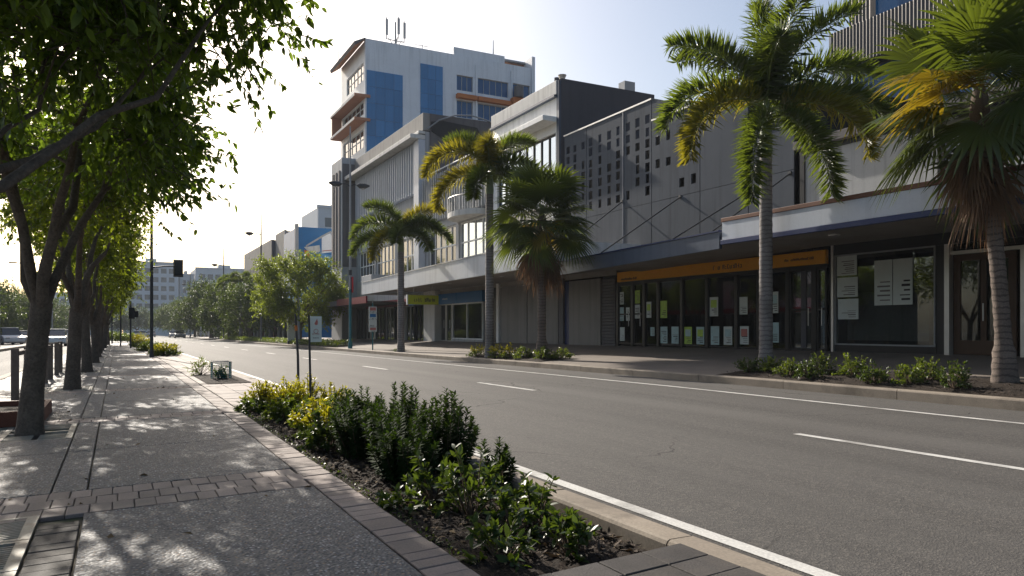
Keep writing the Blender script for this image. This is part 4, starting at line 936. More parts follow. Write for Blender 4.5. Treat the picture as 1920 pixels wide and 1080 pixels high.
box('sign_band', M['bluesign'], E_, XF-.1, XF+.1, 36.55, 40.0, 2.45, 3.05, bevel=.01); box('sign_band', M['bluesign'], E_, XF-.1, XF+.1, 40.04, 43.0, 2.45, 3.05, bevel=.01)
for o in E_.children:
    if o.name.startswith('sign_band'): glyphs(o, 'x', XF-.101, 38.0 if o.name == 'sign_band' else 41.3, 39.0 if o.name == 'sign_band' else 42.2, 2.7, .1, 8, M['paper'], seed=8); break
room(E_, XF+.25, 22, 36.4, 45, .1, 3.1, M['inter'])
window(E_, 'x', XF, 36.7, 40.85, .38, 2.44, 2, 1, M['white'], M['glass'], .07, .1, 'shop_window'); box('plinth', M['palegrey'], E_, XF-.02, XF+.12, 36.6, 40.9, .1, .378)
for y in (40.95, 41.85):
    w = window(E_, 'x', XF, y, y+.82, .22, 2.44, 1, 1, M['alum'], M['dglass'], .06, .08, 'door'); MB().tube([(XF-.05, y+.12, 1), (XF-.05, y+.12, 1.5)], .015, 6).build('handle', M['alum'], w)
box('pier', M['offw'], E_, XF-.35, XF+.2, 42.75, 44.6, .05, 3.3, bevel=.01)
box('lintel', M['soffit'], E_, XF+.02, XF+.24, 35.45, 45.1, 3.06, 3.29)

# ---- D: tall grey building with fins
D_ = thing('shop_building', 'tall weathered grey building with long ledge and white vertical louvres', 'building', (XF, 52, .2), 'shop buildings across the road')
mb = MB(); wall(mb, 'x', XF, XF+.3, 45.2, 60.8, 3.0, 13.55, [(46.4, 59.8, 10.2, 12.9), (46.2, 50.8, 4.75, 7.05), (51.2, 55.6, 4.75, 7.05), (56, 60.2, 4.75, 7.05)]); mb.build('front_wall', M['palegrey'], D_)
window(D_, 'x', XF+.15, 46.4, 59.8, 10.2, 12.9, 12, 1, M['alum'], M['dglass'], .05, .08)
for y0, y1 in ((46.2, 50.8), (51.2, 55.6), (56, 60.2)): window(D_, 'x', XF+.12, y0, y1, 4.75, 7.05, 5, 2, M['white'], M['dglass'], .08, .1)
for i in range(30): box('fin', M['fascia2'], D_, XF-.4, XF+.02, 46.3+i*.46, 46.4+i*.46, 9.7, 13.0)
box('ledge', M['offw'], D_, XF-1.0, XF-.001, 45.2, 61.6, 13.05, 13.32, bevel=.02); box('ledge_rib', M['offw'], D_, XF-.45, XF-.001, 45.22, 61.4, 13.4, 13.58, bevel=.02)
box('parapet', M['conc'], D_, XF-.15, XF+.35, 45.2, 61.5, 13.62, 14.74, bevel=.02)
box('end_pier', M['fascia2'], D_, XF-.45, XF-.003, 45.21, 46.1, 3.3, 13.03)
box('side_wall', M['greywall'], D_, XF+.31, 24.6, 45.15, 45.5, -.2, 14.72); box('body', M['greywall'], D_, XF+.5, 24.5, 45.55, 61, -.2, 13.9)
st = MB(); pts = [(XF+.25+.35*math.sin(math.pi*k/8)*0+2.6*k/8, 45.14, 13.6-.9*math.sin(math.pi*k/8)) for k in range(9)]
MB().tube([(XF+.1, 45.1, 13.7), (XF+.9, 45.05, 14.35), (XF+2, 45.05, 14.8), (XF+3.2, 45.1, 14.95), (XF+4.2, 45.1, 14.8), (XF+5, 45.1, 14.6)], .05, 6).build('conduit', M['polel'], D_)
hd = MB(); hd.prism([(XF+.35, 14.2), (XF+1.2, 14.35), (XF+3.6, 14.2), (XF+3.9, 13.7), (XF+2.6, 13.2), (XF+1.2, 13.15), (XF+.4, 13.6)], 'y', 45.1, 45.16); hd.build('dark_plate', M['ink'], D_)  # thin dark irregular plate on the upper side wall
py = box('stair_pylon', M['palegrey'], D_, 16.2, 19, 60.85, 64.2, 0, 14.9, bevel=.02)
for y in (61.3, 62.3, 63.2): box('groove_shade_strip', M['darkwall'], py, 16.1, 16.198, y, y+.45, 6.0, 13.9)  # raised charcoal strips; the grooves' shade is given by colour
box('pylon_side', M['greywall'], py, 16.25, 18.9, 60.8, 60.848, 6.0, 14.4)
room(D_, XF+.25, 22, 45.3, 60.6, -.1, 2.6, M['inter'])
for i, (y0, y1) in enumerate(((45.3, 47.0), (47.1, 48.9), (49.1, 51.0), (51.3, 53.2), (53.5, 55.6), (56.0, 58.0), (58.3, 60.4))):
    window(D_, 'x', XF, y0, y1, .12, 2.5, 2, 1, M['alum' if i % 2 else 'black'], M['glass' if i % 3 else 'dglass'], .06, .1, 'shop_window')
    box('pier', M['offw' if i in (1, 4) else 'dark'], D_, XF-.08, XF+.15, y1+.005, y1+.09, -.2, 2.6)
for y0, y1, m_ in ((45.3, 48.0, 'bluesign'), (48.05, 57.8, 'maroon'), (57.9, 60.6, 'greywall')): box('sign_band', M[m_], D_, XF-.12, XF+.12, y0, y1, 2.52, 3.0, bevel=.01)
box('window_poster', M['bluesign'], D_, XF+.12, XF+.13, 45.5, 46.9, .3, 2.4)
box('annex', M['offw'], D_, XF, 22, 60.9, 67, -.4, 3.4)

# long white awning and the dark one past it
LA = thing('shop_awning', 'long white concrete awning over the middle shops', 'awning', (XA, 34, 3), 'awnings over the opposite footpath')
box('slab', M['soffit'], LA, XA+.13, XF-.02, 22.8, 46.2, 3.33, 3.5)
def lf(y): return 4.2-.0155*(y-22.8)
MB().prism([(22.78, 3.28), (46.25, 3.1), (46.25, 3.84), (22.78, 4.2)], 'x', XA, XA+.128).build('fascia', M['fascia'], LA, .008)
MB().prism([(22.78, 4.203), (46.25, 3.843), (46.25, 3.9), (22.78, 4.26)], 'x', XA-.03, XA+.2).build('capping', M['offw'], LA)
box('return_fascia', M['fascia'], LA, XA+.13, XF-.03, 22.78, 22.86, 3.3, 4.15)
box('upstand', M['palegrey'], LA, XA+.6, XF, 46.3, 48.5, 3.2, 4.4, bevel=.02)
for y in (26, 30, 36, 41, 44): MB().tube([(15.2, y, 3.33), (15.2, y, 3.3)], [.12, .11], 12).build('downlight', M['lamp'], LA)
DA = thing('shop_awning', 'low dark awning with maroon fascia past the white awning', 'awning', (XA, 56, 3), 'awnings over the opposite footpath')
box('slab', M['greywall'], DA, XA+.5, XF-.13, 48.55, 66, 2.66, 2.8); box('fascia', M['maroon'], DA, XA+.4, XA+.5, 46.8, 54, 2.6, 3.05); box('fascia', M['greywall'], DA, XA+.4, XA+.5, 54.02, 66, 2.6, 2.95)

# hanging lime sign
LS = thing('hanging_sign', 'lime green sign with dark lettering hung under the white awning', 'sign', (14.5, 38, 2.3))
lb = box('board', M['lime'], LS, 13.66, 15.4, 38, 38.12, 2.28, 2.78, bevel=.01); glyphs(lb, 'y', 37.999, 14.0, 15.2, 2.43, .2, 10, M['ink'], seed=11)
box('end_plate', M['white'], LS, 13.6, 13.655, 37.99, 38.13, 2.26, 2.8)
for x in (14.0, 15.0): MB().tube([(x, 38.06, 2.78), (x, 38.06, 3.34)], .02, 6).build('hanger', M['steel'], LS)

# ---- blue and white tower
TW = thing('office_tower', 'white office tower with blue panels, orange ledges and roof antennas', 'building', (30, 72, 0))
hl = [(30.5, 32.3, 25.15, 26.7), (32.85, 36.4, 25.15, 26.75), (36.9, 38.95, 25.15, 26.8), (30.5, 32.3, 22.4, 24.15), (32.85, 36.4, 22.4, 24.15), (36.9, 38.95, 22.4, 24.15), (30.5, 32.3, 19.4, 21.2), (32.85, 36.4, 19.4, 21.2)]
mb = MB(); wall(mb, 'y', 70.4, 70.8, 21.0, 39.1, -.5, 28.7, hl); mb.build('front_wall', M['whiteclad'], TW)
for h in hl: window(TW, 'y', 70.55, h[0], h[1], h[2], h[3], 3 if h[1]-h[0] < 3 else 5, 1, M['palegrey'], M['bglass'], .06, .1)
for a0, a1, z0, z1, na, nz in ((21.12, 24.74, 13.2, 25.7, 4, 8), (26.57, 28.96, 14.0, 27.2, 3, 9)):
    for i in range(na):
        for j in range(nz):
            da = (a1-a0)/na; dz = (z1-z0)/nz; box('blue_panel', M['blueclad'], TW, a0+da*i+.012, a0+da*(i+1)-.012, 70.33, 70.398, z0+dz*j+.012, z0+dz*(j+1)-.012)
for z in (24.2, 21.25):
    box('orange_ledge', M['orange'], TW, 30.4, 32.6, 69.9, 70.398, z+.08, z+.5); box('orange_ledge', M['orange'], TW, 32.7, 36.55, 69.9, 70.398, z+.08, z+.5)
box('orange_box', M['orange'], TW, 36.6, 38.4, 69.6, 70.39, 24.25, 25.1); MB().tube([(37.2, 69.6, 25.1), (37.2, 69.6, 26.2)], .5, 10).build('plant_unit', M['greywall'], TW)
for x in (32.55, 36.65): box('rib', M['whiteclad'], TW, x, x+.18, 70.25, 70.397, 15, 28.0)
box('parapet_step', M['whiteclad'], TW, 30.2, 36.0, 70.5, 70.9, 28.7, 29.5); box('end_fin', M['whiteclad'], TW, 39.12, 39.5, 70.2, 79, -.5, 29.9); box('plant_room', M['terra'], TW, 36.0, 39.1, 72, 77, 28.7, 29.5); box('plant_roof', M['palegrey'], TW, 35.8, 39.1, 71.6, 77.4, 29.52, 29.7)
mb = MB(); zz = [(71.3, 76.8, 25.4, 27.0), (71.3, 77.6, 22.0, 22.9)]
hx = [(71.0, 77.0, 24.9, 26.6), (71.0, 78.4, 21.6, 22.9), (71.0, 78.4, 18.4, 20.2), (71.0, 78.4, 15.6, 16.8)]
mb = MB(); wall(mb, 'x', 21.0, 21.35, 70.81, 79.2, -.5, 28.5, hx); mb.build('street_wall', M['white'], TW)
for h in hx: window(TW, 'x', 21.1, *h, 5, 2, M['white'], M['dglass'], .07, .1)
box('body', M['palegrey'], TW, 21.4, 39.1, 70.85, 79.1, -.5, 28.4)
ho = MB(); ho.prism([(20.0, 27.9), (21.0, 28.6), (21.0, 28.75), (19.9, 28.2)], 'y', 70.3, 79.6); ho.build('roof_hood', M['greywall'], TW)
ho = MB(); ho.prism([(20.02, 27.86), (20.98, 28.55), (20.98, 28.59), (20.02, 27.9)], 'y', 70.4, 79.5); ho.build('hood_soffit', M['terra'], TW)
for z in (22.9, 20.65):
    box('ledge_slab', M['palegrey'], TW, 19.85, 20.998, 70.2, 79.3, z+.12, z+.36); box('ledge_front', M['terra'], TW, 19.85, 21.4, 70.1, 70.198, z+.08, z+.36); box('ledge_soffit', M['terra'], TW, 19.88, 20.99, 70.22, 79.25, z+.08, z+.118)
box('side_box', M['terra'], TW, 19.95, 20.95, 78.8, 79.15, 21.02, 22.96)
def antenna(x, y, z, h, label):
    t = thing('antenna_mast', label, 'antenna', (x, y, z)); return t
an = antenna(24.85, 73, 28.4, 3, 'cluster of three panel antennas on the tower roof')
MB().tube([(24.9, 73, 28.4), (24.9, 73, 31.9)], [.12, .08], 8).build('mast', M['polel'], an)
for dx, dy in ((-.95, 0), (.95, .1), (.05, -.7)):
    MB().tube([(24.9+dx, 73+dy, 30.0), (24.9+dx, 73+dy, 32.2)], .05, 6).build('pipe', M['polel'], an); box('panel', M['palegrey'], an, 24.9+dx-.13, 24.9+dx+.13, 73+dy-.16, 73+dy-.06, 30.4, 32.0)
    MB().tube([(24.9, 73, 30.0), (24.9+dx, 73+dy, 30.05)], .05, 6).build('arm', M['polel'], an); MB().tube([(24.9+dx*.5, 73+dy*.5, 28.4), (24.9+dx*.15, 73+dy*.15, 29.4), (24.9+dx*.8, 73+dy*.8, 30.2)], .035, 5).build('strut', M['polel'], an)
a2 = antenna(27.2, 71.5, 28.7, 1, 'small T shaped aerial on the tower roof edge'); MB().tube([(27.2, 71.5, 28.4), (27.2, 71.5, 29.5)], .04, 6).build('mast', M['polel'], a2); MB().tube([(26.4, 71.5, 29.4), (28.0, 71.5, 29.4)], .03, 6).build('arm', M['polel'], a2)
a3 = antenna(35.9, 73, 29, 3, 'single whip antenna at the right of the tower roof'); MB().tube([(35.9, 73, 28.4), (35.9, 73, 29.8), (35.9, 73, 32.0)], [.1, .08, .04], 6).build('mast', M['polel'], a3); MB().tube([(35.9, 73, 29.5), (35.9, 73, 29.9)], .3, 8).build('collar', M['polel'], a3)
a4 = antenna(20.6, 78.6, 28, 1.5, 'thin rod aerial at the left of the tower roof'); MB().tube([(20.6, 78.6, 28.2), (20.6, 78.6, 30)], .05, 5).build('mast', M['polel'], a4)

# ---- mural building further along
GB = thing('mural_building', 'concrete building with blue mural on its end wall', 'building', (17.4, 100, 0))
mb = MB(); sl = [(99.4+i*1.35, 99.9+i*1.35, 6.6, 9.6) for i in range(16)]
wall(mb, 'x', 17.3, 17.7, 99, 122, -1, 12.2, sl); mb.build('front_wall', M['conc'], GB); box('slot_backing', M['dark'], GB, 17.72, 30, 99.1, 122, -1, 12.0)
box('end_block', M['darkwall'], GB, 17.31, 30, 98.6, 98.99, -1, 12.1)
box('middle_block', M['darkwall'], GB, 18.0, 30, 92.5, 98.58, -1, 12.6); box('middle_front', M['conc'], GB, 17.75, 17.99, 92.6, 98.58, -1, 12.75)
box('corner_post', M['palegrey'], GB, 17.25, 17.6, 84.1, 84.6, -1, 12.4); mu = box('mural_wall', M['bluesign'], GB, 17.61, 22.4, 84.2, 92.4, -1, 12.1)
Ym = 84.2
def flat(name, mat, pts, lay): MB().prism(pts, 'y', Ym-.006*lay-.005, Ym-.006*lay).build(name, mat, mu)
flat('painted_sky', surf('mural_pale_blue', (.1, .3, .55), .6, .15, .6, 12, .05, 0), [(20.1, 2), (22.38, 2), (22.38, 9.0), (20.1, 9.3)], 1)
flat('painted_gable', M['whiteclad'], [(20.15, 9.3), (22.1, 9.6), (22.1, 9.9), (21.1, 11.6), (20.15, 11.1)], 2)
flat('painted_roof_edge', M['palegrey'], [(18.4, 9.9), (20.1, 11.0), (21.1, 11.65), (22.3, 9.7), (22.35, 9.9), (21.15, 11.85), (20.1, 11.25), (18.4, 10.1)], 3)
flat('painted_figure', M['offw'], [(18.2, 9.9), (18.9, 10.0), (19.9, 10.2), (20.0, 9.5), (19.2, 9.3), (18.6, 9.5)], 2)
flat('painted_patch', M['orange'], [(18.2, 9.6), (18.7, 9.5), (18.9, 8.6), (18.5, 8.9), (18.3, 9.1)], 4)
flat('painted_line', M['paperr'], [(20.2, 9.5), (22.0, 9.75), (22.0, 9.85), (20.2, 9.6)], 4)
box('awning', M['greywall'], GB, 14.2, 17.2, 84, 122, 2.3, 2.7); 
for i in range(12): box('pier', M['offw' if i % 3 else 'maroon'], GB, 16.9, 17.24, 86+i*3, 86.5+i*3, -1, 2.29)
for i in range(11): box('shop_glass', M['dglass'], GB, 17.1, 17.2, 86.55+i*3, 88.95+i*3, -.4, 2.28)
# next block
NBk = thing('shop_row', 'low grey shop row at the far end of the opposite footpath', 'building', (16, 150, -.5))
mb = MB(); wall(mb, 'x', 16, 16.4, 125, 190, -1.5, 5.2, [(127+i*4, 129.8+i*4, .2, 2.2) for i in range(15)]); mb.build('front_wall', M['offw'], NBk); box('body', M['dark'], NBk, 16.5, 30, 125.1, 190, -1.5, 5.0); box('awning', M['maroon'], NBk, 13.3, 15.99, 126, 150, 2.1, 2.4); box('awning', M['palegrey'], NBk, 13.3, 15.99, 150.2, 188, 2.0, 2.35)
for i in range(9): MB().tube([(13.5, 127+i*7, -1.3), (13.5, 127+i*7, 2.1)], .1, 6).build('post', M['white'], NBk)

# ---- far blocks
def block(name, label, x0, x1, y0, y1, z, nb, nw, mat, grp='far hazy buildings'):
    t = thing(name, label, 'building', ((x0+x1)/2, y0, -1.5), grp); zs = (z-2)/nb
    mb = MB(); hs = [(x0+1+(x1-x0-2)/nw*(i+.15), x0+1+(x1-x0-2)/nw*(i+.85), 1+zs*j+.5, 1+zs*j+zs*.72) for i in range(nw) for j in range(nb)]
    for j in range(nb): pass
    wall(mb, 'y', y0, y0+.4, x0, x1, -2.5, z, hs); mb.build('front_wall', mat, t); box('body', M['dark'], t, x0+.01, x1-.01, y0+.45, y1, -2.5, z-.4)
    ms = MB(); wall(ms, 'x', x0-.02, x0+.3, y0+.41, y1, -2.5, z); ms.build('side_wall', mat, t)
    for i, h in enumerate(hs): box('window', M['farw'], t, h[0], h[1], y0+.2, y0+.25, h[2], h[3])
    box('parapet', mat, t, x0-.2, x1+.2, y0-.2, y0+.6, z, z+.5); box('lift_room', mat, t, x0+(x1-x0)*.4, x0+(x1-x0)*.6, y0+3, y0+8, z-.4, z+1.8)
    return t
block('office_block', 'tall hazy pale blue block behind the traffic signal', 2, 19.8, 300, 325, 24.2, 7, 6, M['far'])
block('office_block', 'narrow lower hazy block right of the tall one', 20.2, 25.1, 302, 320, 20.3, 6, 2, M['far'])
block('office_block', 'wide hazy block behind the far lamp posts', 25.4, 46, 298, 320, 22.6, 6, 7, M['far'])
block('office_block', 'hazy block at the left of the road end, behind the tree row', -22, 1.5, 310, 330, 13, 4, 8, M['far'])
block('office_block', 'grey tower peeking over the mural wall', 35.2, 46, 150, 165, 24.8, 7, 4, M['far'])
# ---- left side shops
LAB = ['nearest brick red', 'dark maroon', 'grey', 'rust brown', 'pale cream', 'farthest dark red']
for i, (y0, y1, h, am) in enumerate([(44, 66, 6.5, 'redb'), (66.2, 88, 5.5, 'maroon'), (88.2, 112, 7, 'greywall'), (112.2, 138, 6, 'terra'), (138.2, 164, 7.5, 'offw'), (164.2, 196, 6, 'maroon')]):
    t = thing('street_shop', '%s awning shop across the left road' % LAB[i], 'building', (-17.5, y0, -.5), 'shops across the left road')
    n = int((y1-y0)/3.6); mb = MB(); hs = [(y0+.5+3.6*k, y0+3.6+3.6*k, -.4, 2.3) for k in range(n)] + [(y0+.9+3.6*k, y0+3.0+3.6*k, 3.6, 4.8) for k in range(n)]
    wall(mb, 'x', -17.8, -17.5, y0, y1, -1.6, h, hs); mb.build('front_wall', M['greywall' if i % 2 else 'offw'], t); box('body', M['dark'], t, -30, -17.9, y0, y1, -1.6, h-.3)
    for hh in hs: box('window', M['dglass'], t, -17.7, -17.65, hh[0], hh[1], hh[2], hh[3])
    box('awning', M[am], t, -17.48, -14.6, y0+.2, y1-.2, 2.4, 2.75)
    for k in range(n): MB().tube([(-14.8, y0+2+3.6*k, -1.3), (-14.8, y0+2+3.6*k, 2.4)], .07, 6).build('post', M['polel'], t)
# ------------------------------------------------------------------ street furniture
def grate(label, y0, y1, hole=None):
    t = thing('tree_grate', label, 'grate', (-.84, y0, 0), 'tree grates in the footpath'); x0, x1 = -1.29, -.385; sk = lambda x: K*x
    fr = MB(); q = lambda xa, xb, ya, yb, z0=-.02, z1=.0: fr.add([(x, y+K*x, z+G(y)) for z in (z0, z1) for x, y in ((xa, ya), (xb, ya), (xb, yb), (xa, yb))], [(3, 2, 1, 0), (4, 5, 6, 7), (0, 1, 5, 4), (1, 2, 6, 5), (2, 3, 7, 6), (3, 0, 4, 7)])
    n = max(1, round((y1-y0)/.58)); L = (y1-y0)/n
    for k in range(n):
        a, b = y0+k*L+.006, y0+(k+1)*L-.006
        q(x0, x1, a, a+.035); q(x0, x1, b-.035, b)
        for x in np.linspace(x0, x1-.055, 4):
            if hole and abs(x+.03-hole[0]) < .2 and a < hole[1]+.2 and b > hole[1]-.2: continue
            q(x, x+.055, a+.035, b-.035)
    fr.build('frame', M['castg'], t); fr = MB(); xs = np.linspace(x0, x1-.055, 4)
    q = lambda xa, xb, ya, yb, z0=-.016, z1=-.002: fr.add([(x, y+K*x, z+G(y)) for z in (z0, z1) for x, y in ((xa, ya), (xb, ya), (xb, yb), (xa, yb))], [(3, 2, 1, 0), (4, 5, 6, 7), (0, 1, 5, 4), (1, 2, 6, 5), (2, 3, 7, 6), (3, 0, 4, 7)])
    for k in range(n):
        m = int((L-.08)/.036)
        for j in range(m):
            y = y0+k*L+.046+j*.036
            for c in range(3):
                xa, xb = xs[c]+.055, xs[c+1]
                if hole and abs((xa+xb)/2-hole[0]) < .22 and abs(y-hole[1]) < .2: continue
                q(xa, xb, y, y+.011)
    tag(fr.build('bars', M['castg'], t), kind='stuff')
    MB().add([(x, y+K*x, -.0195+G(y)) for x, y in ((x0, y0), (x1, y0), (x1, y1), (x0, y1))], [(0, 1, 2, 3)]).build('pit_shade_plate', M['black'], t); return t  # black plate close under the bars, its colour standing in for the slots' shade
gl = ['pale metal tree grate in the bottom left corner', 'tree grate at the foot of the nearest leaning trunk', 'tree grate at the second trunk', 'tree grate at the third trunk', 'tree grate at the fourth trunk', 'tree grate at the fifth trunk']
for i, (l, (a, b)) in enumerate(zip(gl, GR)): grate(l, a+.1, b+.1, None if i == 0 else (-.75, TREES_Y[i]+.1))

# timber hoops beside the trees
def hoop(label, y0, y1, x=-1.24, h=.76):
    t = thing('timber_hoop', label, 'barrier', (x, y0, G(y0)), 'timber hoops beside the street trees')
    for y in (y0, y1): box('post', M['greypost'], t, x-.045, x+.045, y-.045, y+.045, G(y)-.05, G(y)+h, bevel=.006)
    mb = MB(); mb.bar((x, y0+.05, G(y0)+h-.07), (x, y1-.05, G(y1)+h-.07), .05, .06); mb.build('rail', M['greypost'], t)
for l, a, b in (('nearest grey timber hoop left of the leaning trunk', 12.3, 13.9), ('timber hoop between the first and second trunks', 17.2, 18.5), ('timber hoop just behind the second trunk', 20.3, 21.6), ('timber hoop by the third trunk', 26.2, 27.5), ('timber hoop by the fifth trunk', 32.4, 33.7), ('farthest timber hoop along the tree row', 38.4, 39.8)): hoop(l, a, b)

# rust brown planter trough
pt = thing('planter_box', 'rust brown low planter trough behind the nearest trunk', 'planter', (-1.2, 10, 0))
for b_ in ((-1.75, -.72, 9.5, 9.56), (-1.75, -.72, 10.9, 10.96), (-1.75, -1.69, 9.56, 10.9), (-.78, -.72, 9.56, 10.9)): box('side', M['rust'], pt, *b_, 0, .16, bevel=.006)
box('soil', M['soil'], pt, -1.69, -.78, 9.56, 10.9, .002, .1)

# sign post and bare stake in the near bed
sp = thing('small_sign', 'small white sign with red print on a thin post in the near bed', 'sign', (2.23, 9.9, 0))
MB().tube([(2.235, 9.93, -.15), (2.225, 9.93, .5), (2.21, 9.93, 1.21)], [.016, .015, .014], 8).build('post', M['pole'], sp)
bd = box('board', M['paper'], sp, 2.226, 2.375, 9.925, 9.94, .86, 1.195, bevel=.003); glyphs(bd, 'y', 9.924, 2.25, 2.35, .96, .012, 9, M['paperr'], seed=21); glyphs(bd, 'y', 9.924, 2.26, 2.34, .91, .01, 8, M['ink'], seed=22)
mb = MB()
for k in range(12): pass
mb.add([(2.28, 9.923, 1.1), (2.30, 9.923, 1.14), (2.315, 9.923, 1.165), (2.325, 9.923, 1.12), (2.32, 9.923, 1.085), (2.295, 9.923, 1.08)], [(0, 1, 2, 3, 4, 5)]); mb.build('emblem', M['paperr'], bd)
mb = MB(); mb.tube([(2.3+.028*math.cos(a), 9.922, 1.0+.028*math.sin(a)) for a in np.linspace(0, 2*math.pi, 17)], .003, 4, cap=False); mb.build('ring_print', M['paperr'], bd)
sk_ = thing('stake', 'thin bare wooden stake left of the small sign', 'stake', (2.5, 12.0, 0))
MB().tube([(2.5, 11.95, -.1), (2.49, 11.95, .6), (2.455, 11.97, 1.26)], [.022, .02, .017], 7).build('shaft', M['pole'], sk_); MB().tube([(2.468, 11.965, 1.0), (2.463, 11.967, 1.08)], .024, 8).build('tape', M['orange'], sk_)

# wire basket in the small bed
wb = thing('wire_basket', 'square green wire mesh basket standing by the kerb', 'basket', (1.87, 16.4, 0)); bx0, bx1, by0, by1, bh = 1.7, 2.05, 16.22, 16.58, .36; zb = G(16.4)+.02
for z in (zb, zb+bh): MB().tube([(bx0, by0, z), (bx1, by0, z), (bx1, by1, z), (bx0, by1, z), (bx0, by0, z)], .009, 5).build('hoop', M['steel'], wb)
for x, y in ((bx0, by0), (bx1, by0), (bx1, by1), (bx0, by1)): MB().tube([(x, y, zb), (x, y, zb+bh)], .009, 5).build('corner_rod', M['steel'], wb)
mb = MB()
for k in range(1, 9):
    f = k/9
    for (xa, ya), (xb, yb) in (((bx0, by0), (bx1, by0)), ((bx1, by0), (bx1, by1)), ((bx1, by1), (bx0, by1)), ((bx0, by1), (bx0, by0))):
        mb.tube([(xa+(xb-xa)*f, ya+(yb-ya)*f, zb), (xa+(xb-xa)*f, ya+(yb-ya)*f, zb+bh)], .004, 3, cap=False); mb.tube([(xa, ya, zb+bh*f), (xb, yb, zb+bh*f)], .004, 3, cap=False)
tag(mb.build('mesh', M['teal'], wb), kind='stuff')

# traffic signal on the left footpath
sg = thing('traffic_signal', 'black traffic signal hung from an arm on a slim pole', 'traffic light', (1.2, 33, G(33)))
yS = 33.0; zS = G(yS)
MB().tube([(1.2, yS, zS-.05), (1.2, yS, zS+.25), (1.2, yS, zS+5.6)], [.1, .065, .05], 10).build('pole', M['pole'], sg)
MB().tube([(1.2, yS, 3.42), (1.65, yS, 3.48), (2.02, yS, 3.5)], [.03, .028, .025], 8).build('arm', M['pole'], sg)
hd = box('head', M['black'], sg, 2.02, 2.32, yS-.12, yS+.14, 3.12, 3.74, bevel=.02)
for z in (3.24, 3.43, 3.62): MB().tube([(2.17, yS+.14, z), (2.17, yS+.32, z-.02)], [.085, .09], 10, cap=False).build('visor', M['black'], hd)
box('backboard', M['black'], hd, 1.99, 2.35, yS+.1, yS+.12, 3.08, 3.78)
# second small signal near the path end
s2 = thing('pedestrian_signal', 'short signal post near the far hedge', 'traffic light', (.5, 52, G(52)))
MB().tube([(.72, 52, G(52)), (.72, 52, G(52)+2.9)], .05, 8).build('pole', M['pole'], s2); box('head', M['black'], s2, .62, .95, 51.85, 52.1, G(52)+1.8, G(52)+2.5, bevel=.02); box('side_head', M['black'], s2, .95, 1.15, 51.9, 52.1, G(52)+1.9, G(52)+2.3, bevel=.02)
for x, y, h, l in ((.2, 58, 3.4, 'thin dark post left of the short signal'), (-.4, 72, 3.0, 'thin lamp post beside the hedge')):
    t = thing('path_post', l, 'post', (x, y, G(y))); MB().tube([(x, y, G(y)), (x, y, G(y)+h)], .05, 8).build('shaft', M['pole'], t); MB().tube([(x, y, G(y)+h), (x, y, G(y)+h+.15), (x, y, G(y)+h+.3)], [.06, .14, .04], 8).build('cap', M['pole'], t)

# tall lamp posts on the opposite footpath
def lamp_post(label, x, y, top, zl, arms, teal=False, banner=False):
    z0 = RZ(x, y); t = thing('street_lamp', label, 'street lamp', (x, y, z0), 'tall street lamps on the opposite kerb')
    MB().tube([(x, y, z0-.05), (x, y, z0+.35), (x, y, z0+.4), (x, y, z0+3.4)], [.13, .12, .085, .08], 10).build('base', M['teal' if teal else 'pole'], t)
    MB().tube([(x, y, z0+3.4), (x, y, zl), (x, y, top)], [.075, .06, .035], 8).build('shaft', M['pole' if not teal else 'polel'], t)
    for s, ln in arms:
        ar = MB().tube([(x, y, zl-.1), (x+s*ln*.5, y, zl+.02), (x+s*ln, y, zl)], [.035, .03, .025], 6).build('arm', M['pole'], t)
        mb = MB(); cx = x+s*(ln+.3)
        mb.tube([(cx-s*.35, y, zl), (cx-s*.2, y, zl-.02), (cx+s*.1, y, zl-.02), (cx+s*.38, y, zl+.02)], [.05, .15, .16, .05], 10); mb.build('lantern', M['pole'], ar)
        MB().tube([(cx, y, zl-.17), (cx, y, zl-.23)], [.12, .06], 10).build('lens', M['lamp'], ar)
    if banner: box('banner', M['redb'], t, x+.07, x+.1, y-.3, y+.3, 3.05, 3.95); MB().tube([(x, y, 4.05), (x, y, 4.35)], .1, 8).build('collar', M['pole'], t)
    return t
lamp_post('lamp post with teal base and red banner beside the grey fin building', 11.85, 42.7, 12.6, 9.25, ((-1, .55), (1, .45)), True, True)
lamp_post('tall lamp post in front of the concrete mural building', 11.85, 73, 11.7, 9.75, ((-1, .75),))
lamp_post('farther tall lamp post above the dark tree', 11.85, 101, 11.0, 8.9, ((-1, .75),))
lamp_post('distant lamp post fading in haze at the road end', 11.85, 150, 11.0, 8.9, ((-1, .75),))
# parking sign post with stacked notices
ps = thing('parking_sign', 'teal post stacked with red and white parking notices', 'sign', (11.85, 38.4, RZ(11.85, 38.4))); z0 = RZ(11.85, 38.4)
MB().tube([(11.85, 38.4, z0-.05), (11.85, 38.4, z0+2.45)], .035, 8).build('post', M['teal'], ps); MB().tube([(11.85, 38.4, z0+2.3), (11.85, 38.4, z0+2.75)], .02, 6).build('finial', M['polel'], ps)
for k, (z, h, m_) in enumerate(((1.95, .32, 'paperr'), (1.6, .33, 'bluesign'), (1.22, .36, 'paper'), (.95, .25, 'paperr'))):
    p = box('notice', M['paper'], ps, 11.63, 12.05, 38.33, 38.36, z0+z, z0+z+h); box('print', M[m_], p, 11.68, 12.0, 38.323, 38.329, z0+z+h*.35, z0+z+h*.88); glyphs(p, 'y', 38.329, 11.69, 11.99, z0+z+h*.08, h*.16, 6, M['ink'], seed=40+k)
